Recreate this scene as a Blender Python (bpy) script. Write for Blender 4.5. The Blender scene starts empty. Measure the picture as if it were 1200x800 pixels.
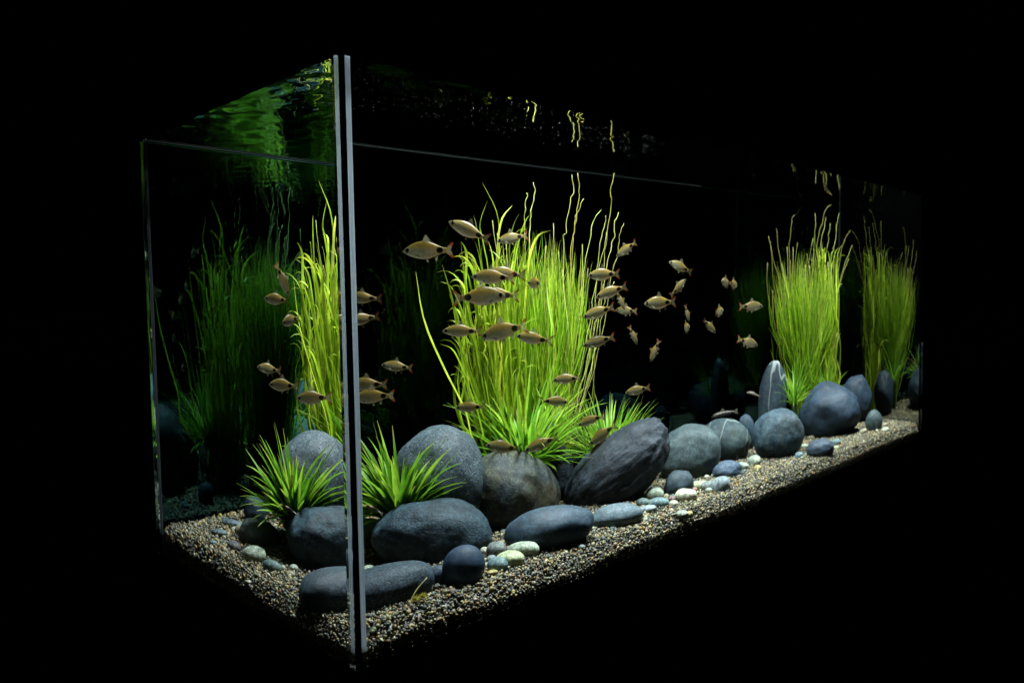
import bpy, bmesh, math, random
import numpy as np
from mathutils import Vector, Matrix, noise

scene = bpy.context.scene
random.seed(7)
R = math.radians

# ------------------------------------------------------------------ numbers of the place (metres)
STONES = {'pitted': ([0.2448, 0.2695, 0.099], [0.0658, 0.06, 0.0742], -0.485, 0.0), 'brown': ([0.3399, 0.2255, 0.0681], [0.0761, 0.0596, 0.0577], -0.544, -0.419), 'teal': ([0.1852, 0.1815, 0.0543], [0.0773, 0.0511, 0.0468], -0.473, -0.157), 'capsule': ([0.0692, 0.0853, 0.0408], [0.058, 0.0297, 0.0238], -0.423, 0.07), 'bluedisc': ([0.1611, 0.0578, 0.0445], [0.0266, 0.0204, 0.0244], -0.494, 0.0), 'flatoval': ([0.3141, 0.0825, 0.0495], [0.0676, 0.035, 0.0283], -0.57, 0.035), 'paleoval': ([0.4333, 0.0688, 0.0409], [0.0457, 0.0229, 0.0179], -0.622, 0.0), 'slant': ([0.5361, 0.2035, 0.074], [0.1107, 0.0641, 0.0579], -0.628, 0.524), 'greengrey': ([0.7269, 0.22, 0.0688], [0.0701, 0.0572, 0.0517], -0.678, 0.0), 'darkegg': ([0.4661, 0.286, 0.0703], [0.0232, 0.0219, 0.0455], -0.584, 0.0), 'veined': ([0.8818, 0.275, 0.0639], [0.064, 0.0478, 0.0441], -0.702, -0.175), 'bluegrey': ([0.9681, 0.1705, 0.0713], [0.0722, 0.0577, 0.0511], -0.732, 0.0), 'slab': ([1.1298, 0.374, 0.1103], [0.0408, 0.0245, 0.0855], -0.732, -0.105), 'bigdark': ([1.2425, 0.2365, 0.0804], [0.1029, 0.0776, 0.0648], -0.759, 0.0), 'backdark': ([1.4341, 0.3025, 0.0839], [0.0567, 0.0414, 0.0617], -0.772, 0.0), 'purple': ([1.0293, 0.0578, 0.0432], [0.0433, 0.026, 0.0193], -0.752, 0.0), 'paleegg': ([1.3471, 0.121, 0.0505], [0.0329, 0.0213, 0.028], -0.777, -0.175), 'bluesmall': ([0.9849, 0.319, 0.0633], [0.0242, 0.0206, 0.0386], -0.715, 0.0), 'greyegg': ([0.617, 0.121, 0.0455], [0.0294, 0.0237, 0.0237], -0.668, 0.175), 'lavender': ([0.7603, 0.1293, 0.0418], [0.0346, 0.0224, 0.0178], -0.7, 0.0), 'eggleft': ([0.1521, 0.3135, 0.0406], [0.0388, 0.0274, 0.0238], -0.846, -0.175), 'darkleft': ([0.2501, 0.4125, 0.0465], [0.022, 0.0178, 0.0217], -0.84, 0.0), 'tuckedslab': ([0.1349, 0.077, 0.0374], [0.0171, 0.0108, 0.0127], -0.471, 0.209)}
PEBBLES = [
('cream', [0.2241, 0.1153, 0.0368], [0.00692, 0.00563, 0.00634], -0.514),
('grey', [0.2321, 0.098, 0.039], [0.01397, 0.01072, 0.01138], -0.524),
('ochre', [0.26, 0.1355, 0.0357], [0.00506, 0.0038, 0.00394], -0.527),
('palegreen', [0.2621, 0.0753, 0.0365], [0.02322, 0.0131, 0.01023], -0.547),
('paleyellow', [0.2303, 0.0612, 0.0346], [0.02163, 0.01283, 0.01054], -0.534),
('teal', [0.2103, 0.0579, 0.0337], [0.01428, 0.00972, 0.00915], -0.524),
('paleblue', [0.2154, 0.0832, 0.0354], [0.00684, 0.00495, 0.00496], -0.518),
('cream', [0.2017, 0.0704, 0.0333], [0.00538, 0.00407, 0.00427], -0.514),
('red', [0.2563, 0.1031, 0.0359], [0.00647, 0.0046, 0.00452], -0.535),
('palegreen', [0.0992, 0.1907, 0.0361], [0.00779, 0.00519, 0.00479], -0.414),
('palegreen', [0.5654, 0.1304, 0.0393], [0.01701, 0.01214, 0.01199], -0.652),
('teal', [0.5366, 0.0822, 0.0372], [0.02075, 0.01129, 0.0085], -0.654),
('darkteal', [0.5236, 0.1137, 0.037], [0.01253, 0.00795, 0.00698], -0.643),
('paleblue', [0.5021, 0.0761, 0.0356], [0.01909, 0.00913, 0.00604], -0.644),
('tan', [0.5784, 0.1126, 0.0359], [0.0056, 0.00422, 0.00441], -0.659),
('redbrown', [0.5703, 0.0843, 0.036], [0.00919, 0.00606, 0.00553], -0.662),
('cream', [0.5948, 0.0698, 0.0371], [0.02321, 0.01368, 0.01116], -0.673),
('cream', [0.5572, 0.0624, 0.0339], [0.01016, 0.00632, 0.00545], -0.663),
('palegreen', [0.5438, 0.0205, 0.0254], [0.01325, 0.00764, 0.00609], -0.668),
('ochre', [0.5621, 0.0187, 0.0224], [0.00728, 0.00493, 0.00462], -0.674),
('red', [0.6375, 0.0953, 0.0361], [0.00653, 0.00483, 0.00495], -0.678),
('paleyellow', [0.6525, 0.1, 0.0384], [0.01766, 0.01129, 0.00999], -0.682),
('grey', [0.6623, 0.0852, 0.0377], [0.0157, 0.0102, 0.00917], -0.686),
('paleblue', [0.6826, 0.0639, 0.0375], [0.0243, 0.01582, 0.01425], -0.695),
('palegreen', [0.6556, 0.0694, 0.034], [0.00897, 0.00567, 0.00497], -0.687),
('palegreen', [0.8222, 0.1476, 0.0376], [0.01777, 0.01034, 0.00832], -0.71),
('palegreen', [0.8646, 0.1509, 0.0394], [0.01712, 0.01233, 0.0123], -0.717),
('ochre', [0.83, 0.0995, 0.0368], [0.01046, 0.00697, 0.00643], -0.718),
('teal', [0.9723, 0.0903, 0.0374], [0.01348, 0.00875, 0.00787], -0.741),
('palegreen', [1.0523, 0.1641, 0.0372], [0.01849, 0.00985, 0.00726], -0.744),
('tan', [1.1607, 0.2414, 0.0364], [0.01291, 0.00718, 0.00553], -0.749),
('teal', [1.1316, 0.0959, 0.0377], [0.01716, 0.01026, 0.00849], -0.76),
('paleyellow', [1.1001, 0.0606, 0.0343], [0.01023, 0.0062, 0.0052], -0.759),
('tan', [1.2925, 0.125, 0.037], [0.01539, 0.00874, 0.00686], -0.772),
('cream', [1.3491, 0.0602, 0.036], [0.01678, 0.00918, 0.00696], -0.781),
('tan', [1.4103, 0.1259, 0.0366], [0.01265, 0.00741, 0.006], -0.781),
('palegreen', [0.0725, 0.259, 0.0387], [0.02251, 0.01363, 0.01142], -0.845),
('darkteal', [0.0694, 0.2126, 0.0364], [0.01672, 0.0098, 0.00794], -0.857),
('cream', [0.0852, 0.2031, 0.0354], [0.00514, 0.00369, 0.00366], -0.862),
('tan', [0.0784, 0.181, 0.0347], [0.00835, 0.00465, 0.00358], -0.867),
('mauve', [0.0754, 0.311, 0.0373], [0.01408, 0.00898, 0.00792], -0.834),
('slate', [0.1088, 0.3827, 0.0364], [0.0172, 0.00835, 0.00561], -0.825),
('slate', [0.1808, 0.4099, 0.0365], [0.02304, 0.00985, 0.00583], -0.83),
('cream', [0.155, 0.3809, 0.0361], [0.00722, 0.00509, 0.00497], -0.832),
('tan', [0.147, 0.359, 0.0383], [0.0111, 0.00885, 0.00977], -0.835),
('cream', [0.0165, 0.2242, 0.0221], [0.00561, 0.00351, 0.00303], -0.841),
('teal', [0.0533, 0.3482, 0.0359], [0.00863, 0.00502, 0.00404], -0.824),
('slate', [0.1803, 0.0574, 0.0314], [0.00588, 0.0039, 0.00358], -0.505)]
FISH = [
([0.1394, 0.088, 0.3852], 0.0637, 2.658, -0.035),
([0.2151, 0.121, 0.4109], 0.0603, 2.623, 0.384),
([0.3779, 0.275, 0.4165], 0.0523, 2.587, -0.209),
([0.2633, 0.143, 0.3591], 0.0629, 2.603, 0.035),
([0.3109, 0.187, 0.3646], 0.0614, 2.593, 0.07),
([0.2043, 0.077, 0.3356], 0.0717, -0.527, 0.035),
([0.2842, 0.165, 0.3376], 0.0622, 2.599, 0.035),
([0.3485, 0.165, 0.3523], 0.0537, 1.451, 0.0),
([0.2145, 0.143, 0.2964], 0.0553, 2.63, 0.035),
([0.2595, 0.11, 0.2949], 0.0694, 2.595, -0.209),
([0.3298, 0.143, 0.2818], 0.0585, 2.396, 0.175),
([0.4731, 0.154, 0.3641], 0.0581, 2.515, -0.052),
([0.4729, 0.132, 0.3401], 0.0602, 2.51, -0.279),
([0.5991, 0.275, 0.3273], 0.0364, -0.29, -1.082),
([0.4458, 0.132, 0.3125], 0.0589, 2.519, -0.244),
([0.6541, 0.33, 0.3099], 0.0496, 2.15, 0.052),
([0.4451, 0.132, 0.2729], 0.0593, 2.52, -0.209),
([0.4191, 0.187, 0.2215], 0.0498, 2.546, -0.035),
([0.3936, 0.187, 0.1934], 0.0485, -0.584, -0.105),
([0.2557, 0.198, 0.1995], 0.0452, 2.452, 0.0),
([0.2871, 0.165, 0.1475], 0.0556, 2.602, 0.175),
([0.3538, 0.165, 0.1425], 0.0592, 2.571, -0.279),
([0.4579, 0.176, 0.1608], 0.0512, 2.53, -0.279),
([0.4667, 0.154, 0.1407], 0.0582, 2.522, -0.524),
([0.5954, 0.22, 0.1883], 0.0518, 2.494, -0.14),
([0.5727, 0.22, 0.4048], 0.0504, 2.15, -0.454),
([0.6882, 0.198, 0.3788], 0.0543, 2.462, 0.349),
([0.7013, 0.22, 0.3463], 0.0519, 0.019, 0.593),
([0.5831, 0.132, 0.3229], 0.0654, 2.475, -0.035),
([0.7689, 0.275, 0.3028], 0.0331, -0.161, -1.257),
([0.7191, 0.22, 0.2802], 0.0506, -1.87, 0.087),
([0.6078, 0.2475, 0.2721], 0.0365, -0.298, -1.082),
([0.6384, 0.22, 0.2468], 0.0424, 2.305, -1.082),
([0.8592, 0.2475, 0.3551], 0.0524, -2.698, 0.087),
([0.8833, 0.2475, 0.3521], 0.0535, 0.439, -0.087),
([0.8147, 0.22, 0.3046], 0.055, -1.856, 0.087),
([0.8097, 0.2475, 0.2795], 0.0448, -0.175, -0.628),
([0.8886, 0.187, 0.3119], 0.0638, -0.723, 0.0),
([0.8772, 0.187, 0.2487], 0.0555, -0.721, -0.244),
([0.2233, 0.3471, 0.247], 0.0468, 2.553, 0.14),
([0.1232, 0.2255, 0.2382], 0.0523, 2.545, 0.052),
([0.0891, 0.1358, 0.2327], 0.055, 2.527, -0.035),
([0.1254, 0.2354, 0.3366], 0.0468, 2.549, 0.07),
([0.1018, 0.187, 0.3135], 0.044, 3.152, -0.14),
([0.088, 0.1877, 0.3578], 0.044, -1.2, -1.082)]
TALL_BLADES = [
[[0.3107, 0.286, 0.1384], [0.2969, 0.286, 0.1862], [0.2644, 0.286, 0.2457], [0.2358, 0.286, 0.3078], [0.2247, 0.286, 0.3695]],
[[0.3907, 0.3465, 0.1473], [0.3841, 0.3465, 0.272], [0.3965, 0.3465, 0.407], [0.394, 0.3465, 0.4557], [0.3683, 0.3465, 0.4971]],
[[0.37, 0.33, 0.1511], [0.37, 0.33, 0.3455], [0.3592, 0.33, 0.4112], [0.3536, 0.33, 0.4382], [0.3675, 0.33, 0.4709]],
[[0.3985, 0.341, 0.1468], [0.3887, 0.341, 0.3333], [0.3916, 0.341, 0.4066], [0.4, 0.341, 0.4471], [0.4192, 0.341, 0.4678]],
[[0.3298, 0.308, 0.1517], [0.305, 0.308, 0.2651], [0.2928, 0.308, 0.3321], [0.2774, 0.308, 0.3795]],
[[0.3372, 0.308, 0.1508], [0.3148, 0.308, 0.2179], [0.2936, 0.308, 0.2635], [0.2718, 0.308, 0.2749]],
[[0.4126, 0.33, 0.1459], [0.4325, 0.33, 0.3076], [0.444, 0.33, 0.389], [0.4611, 0.33, 0.4246], [0.4886, 0.33, 0.4346]],
[[0.3884, 0.33, 0.1426], [0.3689, 0.33, 0.2488], [0.3517, 0.33, 0.3397], [0.339, 0.33, 0.367]],
[[0.3587, 0.319, 0.1472], [0.3347, 0.319, 0.275], [0.3209, 0.319, 0.3573], [0.3148, 0.319, 0.4092]],
[[0.418, 0.352, 0.1436], [0.4166, 0.352, 0.2954], [0.4317, 0.352, 0.3957], [0.4487, 0.352, 0.444], [0.4655, 0.352, 0.4626]],
[[0.3806, 0.33, 0.1436], [0.3605, 0.33, 0.2251], [0.3327, 0.33, 0.2926], [0.3054, 0.33, 0.3483], [0.286, 0.33, 0.3575]],
[[0.3509, 0.3135, 0.1486], [0.3198, 0.3135, 0.229], [0.3037, 0.3135, 0.3112], [0.2905, 0.3135, 0.3401]]]
STEMS = [
[[0.5627, 0.33, 0.1549], [0.5811, 0.33, 0.2626], [0.6005, 0.33, 0.3782], [0.6087, 0.33, 0.4261], [0.6187, 0.33, 0.4811], [0.6167, 0.33, 0.5013], [0.6265, 0.33, 0.532]],
[[0.5181, 0.352, 0.2653], [0.5279, 0.352, 0.411], [0.5335, 0.352, 0.4376], [0.5409, 0.352, 0.4775], [0.5483, 0.352, 0.4965], [0.5464, 0.352, 0.524]],
[[0.5289, 0.352, 0.2647], [0.5461, 0.352, 0.4115], [0.5518, 0.352, 0.4384], [0.5594, 0.352, 0.4787], [0.5631, 0.352, 0.5029], [0.5593, 0.352, 0.5278]],
[[0.5251, 0.341, 0.2651], [0.5366, 0.341, 0.3976], [0.5443, 0.341, 0.4481], [0.5499, 0.341, 0.4642], [0.5629, 0.341, 0.4875]],
[[0.4352, 0.341, 0.2696], [0.4494, 0.341, 0.3957], [0.4533, 0.341, 0.4436], [0.4551, 0.341, 0.4651], [0.4636, 0.341, 0.487], [0.4604, 0.341, 0.5043]],
[[0.4302, 0.341, 0.2698], [0.4395, 0.341, 0.3955], [0.4434, 0.341, 0.4432], [0.4452, 0.341, 0.4707], [0.447, 0.341, 0.4882]],
[[0.5236, 0.319, 0.226], [0.5406, 0.319, 0.3311], [0.5507, 0.319, 0.384], [0.5642, 0.319, 0.4307], [0.5719, 0.319, 0.4536], [0.5853, 0.319, 0.4703]],
[[0.5454, 0.319, 0.2111], [0.5705, 0.319, 0.3172], [0.579, 0.319, 0.3777], [0.5851, 0.319, 0.4181], [0.5949, 0.319, 0.444], [0.5989, 0.319, 0.4617]],
[[0.5448, 0.308, 0.1983], [0.5801, 0.308, 0.3305], [0.5944, 0.308, 0.3911], [0.6084, 0.308, 0.4252], [0.6105, 0.308, 0.4496], [0.6205, 0.308, 0.4677]],
[[0.5365, 0.308, 0.1724], [0.5852, 0.308, 0.2899], [0.602, 0.308, 0.3641], [0.6183, 0.308, 0.4051], [0.6225, 0.308, 0.4325], [0.6326, 0.308, 0.4507]],
[[0.5175, 0.3025, 0.1614], [0.5539, 0.3025, 0.2644], [0.5743, 0.3025, 0.3372], [0.5883, 0.3025, 0.3707]],
[[0.5324, 0.3135, 0.1592], [0.5773, 0.3135, 0.2766], [0.5919, 0.3135, 0.3303], [0.6119, 0.3135, 0.3574]],
[[0.5258, 0.33, 0.1722], [0.5664, 0.33, 0.2904], [0.5807, 0.33, 0.3442], [0.6107, 0.33, 0.4371]],
[[0.5096, 0.3135, 0.1353], [0.5456, 0.3135, 0.2247], [0.568, 0.3135, 0.2904], [0.5779, 0.3135, 0.309]],
[[0.5091, 0.3025, 0.1296], [0.545, 0.3025, 0.2118], [0.5632, 0.3025, 0.2573], [0.5731, 0.3025, 0.2702]]]
FAR_STEMS = [
[[1.2516, 0.396, 0.1533], [1.207, 0.396, 0.3225], [1.1726, 0.396, 0.431], [1.1655, 0.396, 0.4701]],
[[1.2518, 0.396, 0.1721], [1.1834, 0.396, 0.341], [1.1502, 0.396, 0.4126], [1.1434, 0.396, 0.4425]],
[[1.2624, 0.396, 0.1714], [1.2167, 0.396, 0.3774], [1.2191, 0.396, 0.4506], [1.2251, 0.396, 0.4909], [1.2351, 0.396, 0.5024]],
[[1.3268, 0.418, 0.1856], [1.3409, 0.418, 0.3595], [1.3542, 0.418, 0.4562], [1.3723, 0.418, 0.4918], [1.3907, 0.418, 0.5258], [1.4139, 0.418, 0.537]],
[[1.3193, 0.418, 0.1861], [1.3332, 0.418, 0.3788], [1.3427, 0.418, 0.4654], [1.3452, 0.418, 0.5134]],
[[1.3403, 0.4125, 0.1849], [1.3892, 0.4125, 0.3595], [1.427, 0.4125, 0.4488], [1.4379, 0.4125, 0.4948], [1.4454, 0.4125, 0.519]],
[[1.3517, 0.4125, 0.1842], [1.4292, 0.4125, 0.3396], [1.4562, 0.4125, 0.4198], [1.476, 0.4125, 0.4605], [1.505, 0.4125, 0.4819]],
[[1.3455, 0.418, 0.1844], [1.3824, 0.418, 0.3791], [1.4005, 0.418, 0.4481], [1.4112, 0.418, 0.4937]],
[[1.3463, 0.407, 0.1455], [1.4125, 0.407, 0.2801], [1.4521, 0.407, 0.3595], [1.4887, 0.407, 0.4143]],
[[1.354, 0.407, 0.1449], [1.4323, 0.407, 0.3195], [1.464, 0.407, 0.3897], [1.5135, 0.407, 0.4515]],
[[1.2334, 0.396, 0.0985], [1.1801, 0.396, 0.2138], [1.1542, 0.396, 0.2873], [1.1508, 0.396, 0.3412]],
[[1.3268, 0.418, 0.2244], [1.3626, 0.418, 0.4178], [1.384, 0.418, 0.4865], [1.3912, 0.418, 0.5063]]]
XF = [0.018, 0.102, 0.172, 0.304, 0.422, 0.611, 0.72, 0.891, 1.076, 1.316, 1.418, 1.667, 1.972, 2.302, 2.748]
ZF = [0.052, 0.047, 0.045, 0.037, 0.034, 0.03, 0.042, 0.044, 0.042, 0.038, 0.041, 0.044, 0.046, 0.053, 0.051]
YS = [0.04, 0.173, 0.292, 0.465, 0.593, 0.686, 0.827]
ZS = [0.045, 0.04, 0.042, 0.054, 0.057, 0.061, 0.066]
CAM_LOC = [-0.36753, -0.58232, 0.33381]
CAM_AXES = [[0.712329, -0.701642, -0.016902], [0.051717, 0.028458, 0.998256], [-0.699938, -0.711961, 0.056559]]
FOCAL_PX = 895.07
WID, DEP, HGT = 1.5187, 0.4839, 0.55

T = 0.0108                                  # glass thickness
RIM = HGT + 0.0008                           # top of the glass
BED = 0.058 * HGT

# ------------------------------------------------------------------ camera
cam_data = bpy.data.cameras.new('camera')
cam = bpy.data.objects.new('camera', cam_data)
scene.collection.objects.link(cam)
m = Matrix.Identity(4)
for c in range(3):
    for r_ in range(3):
        m[r_][c] = CAM_AXES[c][r_]
    m[c][3] = CAM_LOC[c]
cam.matrix_world = m
cam_data.sensor_width = 36.0
cam_data.lens = 36.0 * FOCAL_PX / 1200.0
cam_data.clip_start = 0.01
cam_data.clip_end = 60.0
cam_data.dof.use_dof = True
cam_data.dof.focus_distance = 0.84
cam_data.dof.aperture_fstop = 9.0
scene.camera = cam

# ------------------------------------------------------------------ world: a dark room
world = bpy.data.worlds.new('World')
scene.world = world
world.use_nodes = True
world.node_tree.nodes['Background'].inputs[0].default_value = (0.0, 0.0, 0.0, 1)
world.node_tree.nodes['Background'].inputs[1].default_value = 0.0

# ------------------------------------------------------------------ lamps over the tank
def area_lamp(name, loc, sx, sy, watts, col, spread=150, target=None):
    d = bpy.data.lights.new(name, 'AREA')
    d.shape = 'RECTANGLE'; d.size = sx; d.size_y = sy
    d.energy = watts; d.color = col; d.spread = R(spread)
    o = bpy.data.objects.new(name, d)
    o.location = loc
    if target is not None:
        v = Vector(target) - Vector(loc)
        o.rotation_euler = v.to_track_quat('-Z', 'Y').to_euler()
    scene.collection.objects.link(o)
    return o
COOL = (0.86, 0.98, 1.0)
for lx, watts in ((0.41, 18.0), (0.84, 5.0), (1.31, 17.0)):
    area_lamp('aquarium_lamp', (lx, 0.115, HGT + 0.34), 0.22, 0.11, watts, COOL, 140)

scene.view_settings.view_transform = 'Standard'
scene.view_settings.look = 'None'
scene.view_settings.exposure = 0.0
scene.view_settings.gamma = 1.0
scene.view_settings.use_curve_mapping = False
scene.cycles.use_denoising = True
scene.cycles.max_bounces = 14
scene.cycles.transmission_bounces = 10
scene.cycles.transparent_max_bounces = 12
scene.cycles.glossy_bounces = 6
scene.cycles.diffuse_bounces = 1
scene.cycles.caustics_reflective = False
scene.cycles.caustics_refractive = False
scene.cycles.sample_clamp_indirect = 6.0
scene.cycles.blur_glossy = 0.3

# ------------------------------------------------------------------ helpers
def link(o, parent=None):
    scene.collection.objects.link(o)
    if parent is not None:
        o.parent = parent
    return o
def mesh_obj(name, verts, faces, mat=None, parent=None, smooth=True, loc=None):
    me = bpy.data.meshes.new(name)
    me.from_pydata([tuple(v) for v in verts], [], faces)
    if smooth:
        me.polygons.foreach_set('use_smooth', [True] * len(me.polygons))
    me.update()
    if mat is not None:
        me.materials.append(mat)
    o = bpy.data.objects.new(name, me)
    if loc is not None:
        o.location = loc
    return link(o, parent)
def empty(name, loc=(0, 0, 0)):
    o = bpy.data.objects.new(name, None)
    o.location = loc
    o.empty_display_size = 0.02
    return link(o)
def tag(o, label=None, cat=None, group=None, kind=None):
    if label: o['label'] = label
    if cat: o['category'] = cat
    if group: o['group'] = group
    if kind: o['kind'] = kind
    return o
def box_geo(x0, x1, y0, y1, z0, z1):
    v = [(x, y, z) for z in (z0, z1) for y in (y0, y1) for x in (x0, x1)]
    f = [(0, 2, 3, 1), (4, 5, 7, 6), (0, 1, 5, 4), (2, 6, 7, 3), (0, 4, 6, 2), (1, 3, 7, 5)]
    return v, f

# ------------------------------------------------------------------ materials
def new_mat(name):
    mt = bpy.data.materials.new(name)
    mt.use_nodes = True
    mt.node_tree.nodes.clear()
    out = mt.node_tree.nodes.new('ShaderNodeOutputMaterial')
    return mt, mt.node_tree.nodes, mt.node_tree.links, out
def principled(name, col, rough=0.5, spec=0.4, metal=0.0):
    mt, n, l, out = new_mat(name)
    p = n.new('ShaderNodeBsdfPrincipled')
    p.inputs['Base Color'].default_value = (*col, 1)
    p.inputs['Roughness'].default_value = rough
    p.inputs['Specular IOR Level'].default_value = spec
    p.inputs['Metallic'].default_value = metal
    l.new(p.outputs[0], out.inputs[0])
    return mt
def glass(name, ior, col):
    mt, n, l, out = new_mat(name)
    g = n.new('ShaderNodeBsdfGlass')
    g.inputs['Color'].default_value = (*col, 1)
    g.inputs['Roughness'].default_value = 0.0
    g.inputs['IOR'].default_value = ior
    l.new(g.outputs[0], out.inputs[0])
    return mt
def ramp_set(node, stops):
    e = node.color_ramp.elements
    while len(e) < len(stops): e.new(0.5)
    for el, (p, c) in zip(e, stops):
        el.position = p; el.color = (*c, 1)

M_GLASS = glass('float_glass_dry_face', 1.5, (0.985, 0.995, 0.99))
M_WET = glass('float_glass_wet_face', 1.128, (0.99, 1.0, 0.995))
M_TINT = glass('tinted_glass_dry_face', 1.5, (0.80, 0.86, 0.84))
M_TINT_WET = glass('tinted_glass_wet_face', 1.128, (0.40, 0.62, 0.64))
def dark_mirror():
    mt, n, l, out = new_mat('black_backed_end_glass')
    d = n.new('ShaderNodeBsdfDiffuse'); d.inputs[0].default_value = (0.0004, 0.0004, 0.0004, 1)
    g = n.new('ShaderNodeBsdfGlossy'); g.inputs['Roughness'].default_value = 0.01; g.inputs[0].default_value = (0.95, 1.0, 0.9, 1)
    mx = n.new('ShaderNodeMixShader'); mx.inputs[0].default_value = 0.33
    l.new(d.outputs[0], mx.inputs[1]); l.new(g.outputs[0], mx.inputs[2]); l.new(mx.outputs[0], out.inputs[0])
    return mt
M_END = dark_mirror()
M_EDGE = principled('light_blocking_edge', (0.002, 0.002, 0.002), 0.8, 0.0)  # rim tops coloured black so no refracted green light shows there
M_STAND = principled('black_stand_laminate', (0.006, 0.004, 0.003), 0.8, 0.0)
M_BASE = principled('black_base_glass', (0.001, 0.001, 0.001), 0.9, 0.0)

def silicone(name, g):
    mt, n, l, out = new_mat(name)
    d = n.new('ShaderNodeBsdfDiffuse'); d.inputs[0].default_value = (g, g * 1.04, g * 1.06, 1)
    t = n.new('ShaderNodeBsdfTranslucent'); t.inputs[0].default_value = (g, g * 1.04, g * 1.06, 1)
    tc = n.new('ShaderNodeTexCoord'); mp = n.new('ShaderNodeMapping'); mp.inputs['Scale'].default_value = (700, 700, 3)
    nz = n.new('ShaderNodeTexNoise'); nz.inputs['Scale'].default_value = 1.0; nz.inputs['Detail'].default_value = 3
    l.new(tc.outputs['Object'], mp.inputs[0]); l.new(mp.outputs[0], nz.inputs['Vector'])
    rp = n.new('ShaderNodeValToRGB'); ramp_set(rp, [(0.35, (g * 0.60, g * 0.68, g * 0.74)), (0.6, (g * 0.95, g * 1.0, g * 1.04))])
    l.new(nz.outputs[0], rp.inputs[0]); l.new(rp.outputs[0], d.inputs[0]); l.new(rp.outputs[0], t.inputs[0])
    mx = n.new('ShaderNodeMixShader'); mx.inputs[0].default_value = 0.5
    l.new(d.outputs[0], mx.inputs[1]); l.new(t.outputs[0], mx.inputs[2]); l.new(mx.outputs[0], out.inputs[0])
    return mt
M_SIL = silicone('translucent_silicone', 0.95)
M_SIL_DIM = silicone('dimmed_silicone', 0.02)  # same silicone, dimness put into its colour for the right-hand seams
M_SIL_HALFDIM = silicone('half_dimmed_silicone', 0.35)  # same silicone, colour lowered so the back left seam looks dimmer

def water_mat():
    mt, n, l, out = new_mat('water_surface')
    tc = n.new('ShaderNodeTexCoord')
    nz = n.new('ShaderNodeTexNoise'); nz.inputs['Scale'].default_value = 26.0; nz.inputs['Detail'].default_value = 3.0
    bp = n.new('ShaderNodeBump'); bp.inputs['Strength'].default_value = 0.03; bp.inputs['Distance'].default_value = 0.004
    l.new(tc.outputs['Object'], nz.inputs['Vector']); l.new(nz.outputs[0], bp.inputs['Height'])
    fr = n.new('ShaderNodeFresnel'); fr.inputs['IOR'].default_value = 1.333
    tr = n.new('ShaderNodeBsdfTransparent')
    gl = n.new('ShaderNodeBsdfGlossy'); gl.inputs['Roughness'].default_value = 0.0
    l.new(bp.outputs[0], gl.inputs['Normal'])
    mx = n.new('ShaderNodeMixShader')
    l.new(fr.outputs[0], mx.inputs[0]); l.new(tr.outputs[0], mx.inputs[1]); l.new(gl.outputs[0], mx.inputs[2])
    l.new(mx.outputs[0], out.inputs[0])
    return mt
M_WATER = water_mat()

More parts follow.
